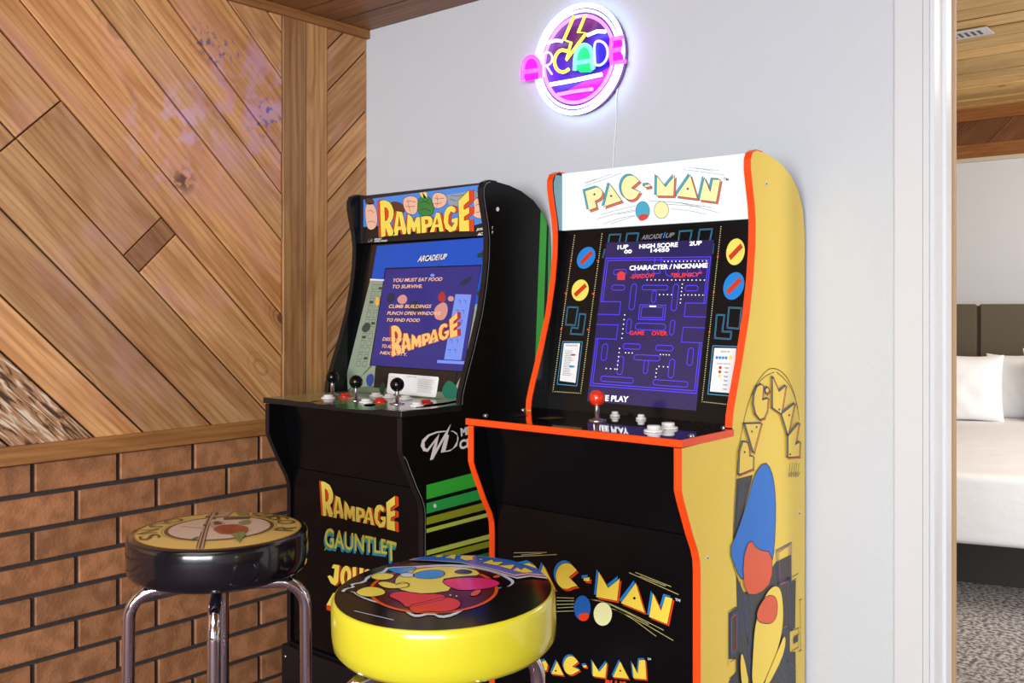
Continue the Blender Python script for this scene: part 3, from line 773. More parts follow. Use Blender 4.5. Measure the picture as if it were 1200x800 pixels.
    # arched PAC-MAN lettering
    for L, e in (([(245, 180), (232, 171), (205, 185), (186, 235), (180, 300), (195, 370), (222, 407), (250, 397), (270, 350), (277, 265), (238, 276), (246, 200)], 0),
              ([(308, 120), (350, 220), (397, 180), (366, 370), (308, 330)], 1), ([(455, 300), (412, 512), (368, 370)], 2),
              ([(485, 430), (460, 575), (490, 555), (487, 655), (412, 660), (413, 515)], 3), ([(122, 435), (232, 432), (180, 628)], 4),
              ([(82, 775), (88, 620), (110, 555), (138, 560), (150, 600), (152, 650), (178, 655), (176, 738)], 5), ([(256, 207), (275, 190), (287, 215), (268, 236)], 6)):
        q = s(L); 
        b.stroke(P, [(x+1.2, y+1.4) for x, y in q], K('side_rust', 0, 0), 8.4, .0034, True)
        b.stroke(P, [(x-1.3, y-.6) for x, y in q], SB, 8.6, .0034, True)
        b.poly(P, q, M_YSIDE, 9); b.stroke(P, q, OUT, 9.6, .0022, True)
    for x, y in ((168, 487), (200, 457), (418, 378), (352, 340), (425, 640), (120, 625)): b.poly(P, s(ell(x, y, 6, 8, 8)), OUT, 10)
    for i, x in enumerate((425, 440, 456, 470, 484)): b.stroke(P, s([(x, 700), (x-8, 790), (x+6, 760)]), OUT, 9, .0018)
    for u, v in ((828.5, 653), (897.5, 215), (936, 601)):
        b.poly(P, ell(u, v, 1.6, 2.4, 12), A_WHITE, 3); b.poly(P, ell(u+.3, v+.4, .8, 1.3, 10), OUT, 4)

def pac_marquee(b, P):
    a = lambda L: c(640, 170, 8, L); d = lambda L: c(770, 170, 6.667, L)
    letters = [a([(365, 430), (475, 393), (508, 402), (532, 435), (530, 470), (505, 503), (462, 525), (478, 585), (403, 612)]),
               a([(598, 360), (712, 522), (543, 580)]),
               cshape(739.4, 219.8, 11.2, 14.6, a([(880, 335)])[0], a([(803, 402)])[0], a([(886, 438)])[0], -36, -318),
               a([(925, 372), (977, 364), (982, 390), (930, 398)]),
               [(770, 205.5), (780.2, 218.7), (791, 205.5), (789.8, 229.7), (769.5, 229.5)],
               d([(262, 232), (318, 420), (148, 398)]),
               d([(372, 252), (418, 362), (438, 266), (498, 270), (465, 445), (332, 428)])]
    BG = K('marquee_blue', (70, 170, 200), .35); RD = K('marquee_red', (226, 108, 86), .35); LN = K('marquee_line', (46, 44, 40), .4)
    logo(b, P, letters, 1, A_PALE, BG, (-2.6, -1.5), RD, (1.9, 2.3), LN, .0011, dots=((697, 227.7, 1.2), (716.6, 229.6, 1.2), (806.3, 221.3, 1.2)))
    for L in ([(685.5, 214), (717, 204)], [(685.5, 218), (728, 203)], [(686, 215), (700, 209.5)]): b.stroke(P, L, LN, 1, .0007)
    for L in ([(801, 198.5), (849, 205)], [(807, 196.5), (842, 199.5)], [(815, 196.5), (835, 200.5)]): b.stroke(P, L, LN, 1, .0007)
    for L in ([(704, 251.5), (725, 245.5), (745, 241)], [(700, 256.5), (720, 250.5), (744, 246)], [(707, 262.5), (725, 256), (744, 252)], [(716, 262), (744, 253)], [(724, 251), (744, 247.5)],
              [(762, 235.5), (790, 236.5), (834, 243)], [(786, 236.5), (805, 239), (843, 249.5)], [(787, 244.5), (810, 247), (827, 251)], [(780, 239), (820, 242)]): b.stroke(P, smooth_pts(L, False, 1), LN, 1, .0008)
    b.text(P, 'TM', [(848, 207.5), (854, 209), (853.6, 212), (847.6, 211)], LN, 2, .01)
    # plain pebble shapes between the speed lines
    q = ell(753.5, 247, 8.2, 11, 22); b.poly(P, q, BG, 4); b.stroke(P, q, LN, 5, .001, True)
    q = ell(775.5, 246, 8.5, 10, 22); b.poly(P, q, A_PALE, 4); b.stroke(P, q, LN, 5, .001, True)
    q = smooth_pts([(748, 254), (753, 250), (762, 252), (757, 258), (750, 259)]); b.poly(P, q, K('marquee_deep_red', (214, 70, 58), .35), 5.5)

SC_BG = mat('maze_screen_background', (26, 22, 56), .12, emit=.55, ecol=(50, 42, 104))
SC_LN = mat('maze_screen_line', (40, 36, 160), .2, emit=1.0, ecol=(88, 66, 240))
SC_TX = mat('screen_text_white', (200, 200, 200), .2, emit=.9, ecol=(250, 248, 245))
SC_RD = mat('screen_text_red', (150, 40, 40), .2, emit=.7, ecol=(228, 60, 62))
def pac_bezel(b, P, t, xx):
    def dots(p, q, n):
        for i in range(n):
            k = i/(n-1); x = p[0]*(1-k)+q[0]*k; y = p[1]*(1-k)+q[1]*k; b.poly(P, [(x-.55, y-.5), (x+.55, y-.5), (x+.55, y+.5), (x-.55, y+.5)], K('bezel_dot', (214, 210, 150), .4), 1)
    dots((673.4, 276), (648, 458.5), 72); dots((705.6, 274), (680.5, 460.7), 74); dots((648, 458.5), (680.5, 460.7), 14)
    dots((845, 265.6), (822.7, 470.5), 80); dots((822.7, 470.5), (855, 474), 14); dots((669, 306), (646, 309), 1+1)
    for x, y in ((669.3, 306.5), (700.8, 305.5), (663, 343.5), (695, 344), (657.8, 385.5), (689, 386), (841.5, 300), (836.8, 342.5), (831.4, 389.3)): b.poly(P, ell(x, y, 1.2, 1.2, 8), A_RED, 1.5)
    def dbl(pts, closed=True):
        b.stroke(P, pts, A_CYAN, 1, .0034, closed); b.stroke(P, pts, A_BLK, 2, .0012, closed)
    for q in (c(610, 260, 8, [(820, 215), (835, 120), (940, 115), (922, 205)]), c(610, 260, 8, [(985, 200), (998, 110), (1108, 105), (1090, 195)]),
              c(750, 260, 8, [(360, 175), (372, 88), (488, 80), (470, 165)]), c(750, 260, 8, [(545, 170), (560, 72), (678, 66), (658, 165)])): dbl(q, False)
    dbl(c(610, 260, 8, [(790, 258), (772, 330)]), False); dbl(c(750, 260, 8, [(688, 212), (680, 290)]), False)
    dbl(c(610, 350, 8, [(442, 78), (540, 80), (512, 248), (424, 242)])); dbl(c(610, 350, 8, [(555, 140), (612, 146), (585, 335), (468, 328), (480, 268), (538, 278)]))
    dbl(c(750, 350, 8, [(835, 82), (952, 88), (932, 280), (818, 272)])); dbl(c(750, 350, 8, [(720, 150), (792, 153), (772, 308), (858, 308), (848, 378), (702, 368)]))
    # plain colour patches where the bezel carries pictures
    def patch(cx, cy, rx, ry, m1, m2, rot):
        q = ell(cx, cy, rx, ry, 24, rot=rot); b.poly(P, q, m1, 1); b.stroke(P, q, A_BLK, 1.5, .001, True)
        q = [(cx-rx*.75, cy+ry*.30), (cx+rx*.55, cy-ry*.62), (cx+rx*.80, cy-ry*.32), (cx-rx*.50, cy+ry*.62)]; b.poly(P, q, m2, 2)
    ORr = K('bezel_red', (200, 52, 22), .4)
    patch(687, 302, 10, 14, A_BLUE, ORr, 30); patch(680, 340, 10, 13, K('bezel_yellow', (236, 222, 96), .4), ORr, 15)
    patch(862, 295, 11, 16, MC['bezel_yellow'], ORr, 10); patch(860, 335, 12, 17, A_BLUE, ORr, 20)
    # instruction cards
    for brd, crd, right in (([(659.5, 400), (682.5, 400.5), (676, 452), (653, 450)], [(661, 402), (680, 402), (674.5, 448.5), (656, 446)], 0),
                     ([(835.5, 405), (865.3, 406), (859, 464), (829.6, 461.5)], [(837.3, 407.5), (863, 408), (857.8, 460.7), (832, 458.5)], 1)):
        b.stroke(P, brd, A_CYAN, 1, .0022, True); b.poly(P, crd, A_WHITE, 1.5)
        if right:
            b.text(P, 'BONUS FOR', [quadmap(crd, .32, .06), quadmap(crd, .72, .06), quadmap(crd, .72, .10), quadmap(crd, .32, .10)], A_GREY, 2)
            for i in range(4): b.poly(P, ell(*quadmap(crd, .16+i*.14, .22), 1.6, 1.8, 10), A_BLUE, 2)
            b.poly(P, ell(*quadmap(crd, .78, .21), 2.2, 2.6, 12), MC['bezel_yellow'], 2)
            b.text(P, 'BONUS POINTS', [quadmap(crd, .2, .34), quadmap(crd, .8, .34), quadmap(crd, .8, .37), quadmap(crd, .2, .37)], A_GREY, 2)
            for i, (mm, tx) in enumerate(((ORr, '100'), (ORr, '300'), (MC['bezel_yellow'], '500'), (None, '700'), (None, '1,000'), (None, '2,000'))):
                yy = .43+i*.095
                if mm: b.poly(P, ell(*quadmap(crd, .36, yy+.015), 1.8, 1.9, 10), mm, 2)
                b.text(P, tx, [quadmap(crd, .56, yy), quadmap(crd, .74, yy), quadmap(crd, .74, yy+.035), quadmap(crd, .56, yy+.035)], A_NAVY, 2)
        else:
            b.text(P, 'INSTRUCTIONS', [quadmap(crd, .15, .04), quadmap(crd, .85, .04), quadmap(crd, .85, .08), quadmap(crd, .15, .08)], A_GREY, 2)
            for i in range(16):
                y = .2+i*.042; b.stroke(P, [quadmap(crd, .14, y), quadmap(crd, .14+random.uniform(.35, .62), y)], A_GREY, 2, .0012)
            b.poly(P, ell(*quadmap(crd, .66, .3), 3, 1.2, 10), ORr, 2); b.poly(P, ell(*quadmap(crd, .66, .6), 3.3, 1.4, 10), A_CYAN, 2)
    tx = [(752, 275.5), (791, 272.3), (790, 278), (751.5, 281)]
    b.text(P, 'ARCADE', [tx[0], quadmap(tx, .64, 0), quadmap(tx, .64, 1), tx[3]], A_GREY, 1, .03, .25)
    b.text(P, '1', [quadmap(tx, .66, -.2), quadmap(tx, .72, -.2), quadmap(tx, .72, 1), quadmap(tx, .66, 1)], A_BLUE, 1, .04, .2)
    b.text(P, 'UP', [quadmap(tx, .74, 0), quadmap(tx, 1, 0), quadmap(tx, .99, 1), quadmap(tx, .73, 1)], A_GREY, 1, .03, .25)
    bz = b.build('bezel', t)
    # screen, a sub-part of the bezel
    b = MB(); Q = [(711, 284), (837, 281), (816, 481), (688, 470)]
    b.poly(P, Q, SC_BG, 2)
    def m(x, y): return quadmap(Q, x, y)
    g0, g1 = .10, .90                       # the maze field
    def G(x, y): return m(x, g0+(g1-g0)*y)
    def pill(x0, y0, x1, y1, r=None):
        ww, hh = (x1-x0), (y1-y0)*1.12; r = min(ww, hh)/2; pts = []
        for qx, qy, a0 in ((x1, y1, 0), (x0, y1, 90), (x0, y0, 180), (x1, y0, 270)):
            sx = -1 if qx == x1 else 1; sy = -1 if qy == y1 else 1
            for q in range(4): a = math.radians(a0+q*30); pts.append((qx+sx*r+r*math.cos(a), qy+(sy*r+r*math.sin(a))/1.12))
        b.stroke(P, [G(*p) for p in pts], SC_LN, 3, .0016, True)
    def line(L, closed=False): b.stroke(P, [G(*p) for p in L], SC_LN, 3, .0018, closed)
    for e in (0, .018):
        line([(.015+e, .0+e), (.985-e, .0+e), (.985-e, .34), (.80-e*.0, .34), (.80, .44)], False); line([(.015+e, 0+e), (.015+e, .34), (.20, .34), (.20, .44)])
        line([(.20, .44), (.0, .44)]); line([(.80, .44), (1, .44)])
        line([(0, .52-e*0), (.20, .52), (.20, .63), (.015+e, .63), (.015+e, 1-e), (.985-e, 1-e), (.985-e, .63), (.80, .63), (.80, .52), (1, .52)])
    line([(.47, 0), (.47, .12), (.53, .12), (.53, 0)])
    for x0, y0, x1, y1 in ((.10, .09, .22, .13), (.30, .09, .42, .13), (.58, .06, .70, .14), (.78, .06, .90, .14), (.10, .21, .22, .25), (.78, .21, .90, .25),
        (.28, .20, .33, .40), (.67, .20, .72, .40), (.36, .50, .64, .55), (.28, .47, .32, .58), (.68, .47, .72, .58), (.27, .66, .43, .70), (.57, .66, .73, .70),
        (.38, .21, .62, .245), (.38, .74, .62, .78), (.10, .92, .40, .96), (.58, .92, .90, .96), (.08, .67, .13, .80), (.87, .67, .92, .80), (.24, .76, .29, .90), (.71, .76, .76, .90), (.48, .25, .52, .34), (.48, .78, .52, .88)): pill(x0, y0, x1, y1)
    line([(.38, .36), (.62, .36), (.62, .47), (.38, .47)], True); line([(.40, .375), (.60, .375), (.60, .455), (.40, .455)], True)
    b.poly(P, [G(.47, .365), (G(.53, .365)), G(.53, .375), G(.47, .375)], SC_TX, 4)
    rd = random.Random(4)
    def dl(x0, y0, x1, y1, n):
        for i in range(n):
            k = i/max(1, n-1); x, y = G(x0+(x1-x0)*k, y0+(y1-y0)*k); b.poly(P, [(x-.6, y-.6), (x+.6, y-.6), (x+.6, y+.6), (x-.6, y+.6)], SC_TX, 3.5)
    dl(.56, .03, .95, .03, 12); dl(.42, .17, .95, .17, 15); dl(.75, .20, .75, .34, 6); dl(.55, .28, .66, .28, 4); dl(.78, .28, .95, .28, 6); dl(.25, .44, .25, .62, 6); dl(.24, .70, .24, .86, 6); dl(.30, .73, .36, .73, 3); dl(.62, .73, .70, .73, 4); dl(.62, .82, .70, .82, 3); dl(.60, .84, .60, .90, 3); dl(.14, .86, .22, .86, 3)
    T = lambda s_, q, mm=SC_TX, bo=.035: b.text(P, s_, q, mm, 5, bo)
    T('1UP', [(724.4, 287.5), (737, 286.5), (736.6, 291.6), (724, 292.5)]); T('00', [(732, 292.8), (741, 292.2), (740.7, 296.8), (731.7, 297.4)])
    T('HIGH SCORE', [(749.7, 286.5), (795, 283.8), (794.6, 289.3), (749.4, 291.5)]); T('14450', [(763, 291.5), (785, 290.2), (784.7, 295), (762.7, 296)])
    T('2UP', [(808.5, 283), (823, 282), (822.6, 287.3), (808.2, 288)])
    T('CHARACTER / NICKNAME', [(738.4, 311.3), (829.8, 308), (829.3, 313.7), (738, 317)])
    T('-SHADOW', [(739.5, 321.5), (768.2, 320), (767.8, 325.5), (739, 326.8)], SC_RD); T('"BLINKY"', [(787, 320), (823.3, 318.5), (822.8, 324), (786.6, 325.5)], SC_RD)
    T('GAME', [(738.5, 387.7), (755.8, 387.5), (755.4, 392.6), (738, 392.6)], SC_RD); T('OVER', [(764.2, 388), (782.9, 388), (782.5, 393.2), (763.8, 393)], SC_RD)
    T('FREE PLAY', [(696.5, 462), (737.3, 464.3), (736.5, 471.3), (695.8, 469)])
    q = [(724, 320), (728.5, 317.5), (733, 320), (732.6, 328), (723.6, 328)]; b.poly(P, q, SC_RD, 4)
    b.build('screen', bz, label='glowing blue maze game screen')
def pac_front(b, P):
    f4 = lambda L: c(560, 600, 4, L)
    letters = [f4([(188, 246), (240, 235), (272, 250), (288, 290), (262, 320), (240, 325), (248, 380), (214, 392)]), f4([(308, 242), (366, 362), (268, 366)]),
        cshape(664, 674.5, 12.6, 15.5, f4([(467, 272)])[0], f4([(430, 304)])[0], f4([(471, 345)])[0], -42, -310),
        f4([(497, 306), (527, 303), (525, 325), (497, 321)]), f4([(567, 275), (612, 352), (668, 307), (655, 416), (555, 397)]),
        f4([(742, 328), (785, 472), (670, 425)]), f4([(822, 375), (860, 458), (880, 392), (915, 403), (890, 525), (803, 490)])]
    logo(b, P, letters, 1, A_YEL, A_BLUE, (-2.6, -2.8), A_RED, (2.0, 2.5), A_BLK, .001, dots=((743.8, 700.5, 1.6),))
    LNY = K('front_line_yellow', (190, 182, 110), .4)
    for L in ([(170, 190), (322, 188)], [(168, 208), (370, 198)], [(205, 200), (300, 193)], [(710, 283), (940, 385)], [(740, 282), (905, 348)], [(760, 300), (880, 345)],
              [(370, 400), (450, 402)], [(370, 415), (450, 415)], [(370, 432), (450, 430)], [(375, 448), (455, 444)], [(370, 465), (455, 462)], [(520, 408), (600, 420), (700, 465), (870, 552)],
              [(600, 440), (700, 480), (835, 580)], [(640, 455), (760, 510), (915, 600)], [(610, 428), (720, 480), (800, 525)], [(480, 405), (560, 412)]): b.stroke(P, smooth_pts(f4(L), False, 1), LNY, .8, .0014)
    b.text(P, 'TM', f4([(926, 402), (950, 408), (948, 420), (925, 414)]), A_WHITE, 2)
    q = ell(683, 712, 10, 15, 24); b.poly(P, q, K('front_blue', (24, 96, 176), .35), 5); b.stroke(P, q, A_BLK, 5.4, .001, True)
    q = ell(707, 719, 11, 14, 24); b.poly(P, q, A_PALE, 5); b.stroke(P, q, A_BLK, 5.4, .001, True)
    q = smooth_pts([(677, 719), (692, 717), (690, 726), (681, 728)]); b.poly(P, q, A_RED, 6)
    letters = [f4([(282, 705), (318, 692), (330, 712), (326, 740), (300, 745), (300, 772), (284, 772)]), f4([(372, 695), (406, 765), (344, 757)]),
        cshape(669.2, 779.2, 8.6, 11.2, f4([(474, 700)])[0], f4([(446, 722)])[0], f4([(483, 738)])[0], -40, -312), f4([(493, 716), (513, 714), (512, 728), (493, 726)]),
        f4([(537, 692), (570, 745), (608, 698), (600, 777), (540, 768)]), f4([(668, 695), (712, 781), (632, 772)]), f4([(722, 698), (750, 752), (757, 690), (787, 690), (793, 784), (730, 778)])]
    logo(b, P, letters, 1, A_YEL, A_BLUE, (-1.6, -1.9), A_RED, (1.3, 1.7), A_BLK, .001, dots=((651.8, 785.5, 1.1), (727.4, 785.5, 1.1)))
    b.text(P, 'TM', f4([(795, 682), (812, 683), (812, 693), (795, 692)]), A_WHITE, 2)
    b.text(P, 'PLUS', [(708, 795.5), (734, 798), (734, 815), (708, 812)], A_RED, 2, .05, .2)
M_DECKB = mat('glossy_dark_deck', (16, 16, 26), .06, spec=.9, coat=1)
def pac_deck(b, P):
    DG = K('deck_grey_print', (86, 84, 92), .15); DY = K('deck_olive_print', (120, 104, 40), .15)
    q = c(540, 430, 6.667, [(590, 402), (690, 390), (820, 396), (700, 412)]); b.poly(P, q, DY, 3)
    for u, v in ((800, 494), (806, 492), (812, 495), (818, 498), (824, 495), (828, 497), (835, 497), (803, 499), (822, 501), (836, 500)): b.poly(P, ell(u, v, 1.7, 1.0, 10), DG, 3)
    q = c(540, 430, 6.667, [(400, 375), (520, 362), (525, 385), (410, 392)]); b.poly(P, q, K('deck_purple', (70, 30, 92), .15), 3)
M_SIDEIN = mat('pale_teal_inner', (120, 160, 168), .4)
def m_in_pac(): return M_BLACK
pac = shell('arcade_cabinet', 'yellow sided arcade machine with orange edges and a glowing blue maze screen', XL, XR, M_YSIDE, M_ORANGE, M_BLACK, M_BLACK,
            pac_side, pac_marquee, pac_bezel, pac_front, mat('marquee_white', (226, 238, 240), .3, emit=.18, ecol=(226, 244, 248)), M_DECKB, pac_deck, M_BLACKM)
b = MB(); b.poly(Plane((XL+.0165, 0, 0), (0, 1, 0), (0, 0, 1)), [(1.943, 1.412), (1.943, 1.55), (1.915, 1.55), (1.907, 1.53), (1.908, 1.51), (1.914, 1.484), (1.925, 1.44), (1.93, 1.412)], M_SIDEIN, 1, st=True); b.build('inner_side_strip', pac, label='pale teal strip')
x, y = deckpos(699.7, 493); joystick(pac, x, y, mat('red_ball', (226, 50, 22), .12, coat=1))
M_WBTN = mat('white_button', (236, 234, 230), .25); M_RBTN = mat('red_button', (206, 44, 26), .25)
for (u, v), r in (((720.7, 488), .009), ((751.3, 491.5), .009), ((766, 506), .0155), ((783, 502.5), .0155)):
    x, y = deckpos(u, v); button(pac, x, y, M_WBTN, r, .013 if r > .01 else .011)
for u, v in ((810, 511), (848, 501.5), (569, 487), (613, 480.5)):
    x, y = deckpos(u, v); bolt(pac, x, y)

# ================================================================= RAMPAGE CABINET
XL2, XR2 = -2.250, -1.700
GRN = [K('stripe_green', (56, 178, 56), .35), K('stripe_green_two', (44, 168, 76), .35), K('stripe_olive', (152, 158, 36), .35), K('stripe_lime', (196, 210, 84), .35), K('stripe_deep_green', (32, 120, 60), .35)]
def ramp_side(b, P):
    s = lambda L: c(480, 540, 6.667, L)
    def band(yl0, yl1, m):     # y at left edge of the crop; runs back along the side, rising in view
        k = -.262
        e = 1.9                # how far to run on, hidden behind the other machine
        xr = 640
        b.poly(P, s([(131, yl0), (xr, yl0+(xr-131)*k), (xr, yl1+(xr-131)*(k+.0)), (131, yl1)]), m, 1)
    for y0, y1, i in ((188, 300, 0), (330, 412, 1), (442, 500, 2), (530, 562, 3), (700, 738, 3), (752, 800, 2), (840, 900, 4), (930, 1010, 1)):
        band(y0, y1, GRN[i])
    t = lambda L: c(540, 200, 5, L)
    b.poly(P, t([(468, 230), (505, 300), (490, 700), (482, 1000), (460, 1250), (430, 1250), (448, 760), (458, 480)]), GRN[0], 1)
    b.poly(P, t([(514, 300), (556, 380), (560, 600), (540, 800), (520, 1250), (490, 1250), (505, 800), (509, 640)]), GRN[1], 1)
    # edge trim highlight painted as a pale line along the front
    LNW = K('edge_highlight', (170, 172, 178), .4)
    b.stroke(P, [(y+.0045, z-.0025) for y, z in PROF[8:22]], LNW, 1, .0013, st=True); b.stroke(P, [(y+.004, z-.012 if i == 0 else z) for i, (y, z) in enumerate(PROF[24:31])], LNW, 1, .0012, st=True)
    for u, v in ((583, 245), (509.5, 592.5), (647.5, 328)): b.poly(P, ell(u, v, 1.8, 2.6, 12), A_WHITE, 2)
    # swooping M emblem
    d = lambda L: c(440, 440, 5.714, L)
    W = K('emblem_white', (232, 224, 220), .4)
    b.poly(P, d([(505, 322), (482, 392), (492, 400), (468, 505), (515, 490), (545, 440), (548, 400), (520, 375), (500, 372), (520, 368), (545, 385), (556, 420), (545, 470), (500, 505), (436, 516), (452, 455), (462, 420), (385, 560), (364, 566), (385, 480), (400, 440), (350, 510), (320, 505), (302, 470), (312, 430), (350, 395), (410, 373), (470, 368), (478, 374), (410, 384), (360, 405), (328, 445), (330, 480), (345, 492), (428, 388), (405, 490), (480, 360)]), W, 1)
    b.text(P, 'MIDWAY', d([(568, 352), (800, 300), (800, 348), (572, 408)]), W, 1, .05)
    b.text(P, 'CLASSICS', d([(560, 432), (840, 372), (840, 425), (562, 498)]), W, 1, .05)
PEACH = K('art_peach', (236, 188, 160), .4); BRN = K('art_brown', (92, 52, 36), .4); AGR = K('art_green', (56, 128, 62), .4); ASKY = K('art_sky', (78, 140, 226), .4)
R_FACE = K('rampage_yellow', (244, 222, 92), .35); R_SIDE = K('rampage_red', (222, 70, 26), .35)
def ramp_marquee(b, P):
    r = lambda L: c(410, 205, 7.059, L)
    b.poly(P, [(426, 283), (576, 273), (576, 217), (566, 216), (426, 234)], ASKY, 1)
    b.poly(P, r([(110, 430), (250, 420), (1020, 420), (1180, 370), (1180, 520), (110, 575)]), K('art_black_band', (26, 22, 22), .35), 1.5)
    b.poly(P, r(smooth_pts([(330, 230), (370, 215), (440, 235), (470, 300), (400, 340), (350, 300)], True)), BRN, 2)
    b.poly(P, r([(800, 165), (860, 155), (930, 145), (1000, 130), (1060, 140), (1110, 110), (1130, 200), (1060, 200), (950, 260), (820, 250)]), K('art_cloud', (150, 160, 172), .4), 1.8)
    def rock(pts, m):
        q = r(smooth_pts(pts, True, 2)); b.poly(P, q, m, 2.4); b.stroke(P, q, A_BLK, 2.7, .0012, True)
    rock([(440, 195), (500, 168), (560, 185), (570, 250), (550, 330), (480, 325), (445, 270)], PEACH); rock([(685, 160), (735, 140), (800, 165), (808, 225), (770, 270), (700, 280), (680, 220)], PEACH)
    rock([(560, 210), (600, 175), (660, 178), (695, 240), (700, 320), (640, 345), (565, 330)], AGR)
    rock([(130, 240), (190, 230), (225, 290), (232, 400), (200, 455), (145, 450), (128, 340)], PEACH); rock([(126, 190), (185, 190), (210, 240), (130, 245)], BRN)
    rock([(1020, 210), (1080, 175), (1140, 190), (1140, 350), (1060, 365), (1010, 330), (1030, 270)], PEACH); rock([(1035, 150), (1100, 110), (1135, 130), (1120, 190), (1050, 200)], MC['art_cloud'])
    for L in ([(470, 220), (500, 215), (545, 225)], [(462, 260), (500, 262), (540, 258)], [(480, 200), (490, 260), (500, 300)], [(700, 190), (740, 200), (780, 190)], [(700, 235), (735, 240), (760, 225)], [(720, 170), (730, 215), (720, 260)],
        [(580, 230), (620, 215), (665, 240)], [(585, 290), (625, 275), (670, 300)], [(600, 200), (630, 230), (650, 200)], [(150, 300), (175, 290), (200, 310)], [(150, 390), (185, 380), (215, 395)], [(1040, 250), (1075, 240), (1100, 260)], [(1045, 310), (1090, 300), (1130, 320)], [(840, 170), (900, 175), (960, 160)], [(830, 200), (880, 215)]):
        b.stroke(P, r(smooth_pts(L, False)), A_BLK, 2.9, .0011)
    b.poly(P, r([(578, 150), (600, 185), (612, 190), (600, 140), (640, 195), (640, 150), (625, 140)]), R_FACE, 3)
    rampage(b, P, lambda x, y: r([(x, y)])[0], 3.5, R_FACE, R_SIDE, A_BLK, .0012)
    b.text(P, 'JOIN THE', [(558.6, 267.5), (578, 265.2), (578, 269), (558.2, 271)], A_WHITE, 3, .04, .2); b.text(P, 'ACTION!', [(560, 272.8), (578, 270.5), (577.6, 274.3), (559.7, 276.3)], A_WHITE, 3, .04, .2)
    b.stroke(P, smooth_pts(r([(160, 530), (150, 555), (190, 545), (185, 525), (165, 560)]), False), A_WHITE, 3, .0022)
    b.text(P, 'MIDWAY', r([(206, 524), (268, 521), (266, 536), (204, 539)]), A_WHITE, 3, .03, .2); b.text(P, 'CLASSIC ARCADE', r([(205, 541), (312, 535), (311, 549), (204, 556)]), A_WHITE, 3, .03, .2)
S2_BG = mat('city_screen_background', (30, 30, 84), .12, emit=.5, ecol=(56, 50, 140)); S2_LT = mat('city_screen_pale_blue', (90, 110, 190), .2, emit=.5, ecol=(120, 150, 226))
S2_TX = mat('city_screen_text', (200, 150, 110), .2, emit=.5, ecol=(238, 190, 150)); S2_YE = mat('city_screen_yellow', (190, 150, 80), .2, emit=.5, ecol=(236, 190, 110)); S2_RD = mat('city_screen_red', (140, 40, 40), .2, emit=.4, ecol=(170, 50, 50))
S2_PK = mat('city_screen_peach', (170, 120, 110), .2, emit=.4, ecol=(210, 150, 140)); S2_GN = mat('city_screen_dark', (30, 34, 60), .2, emit=.3, ecol=(36, 50, 84))
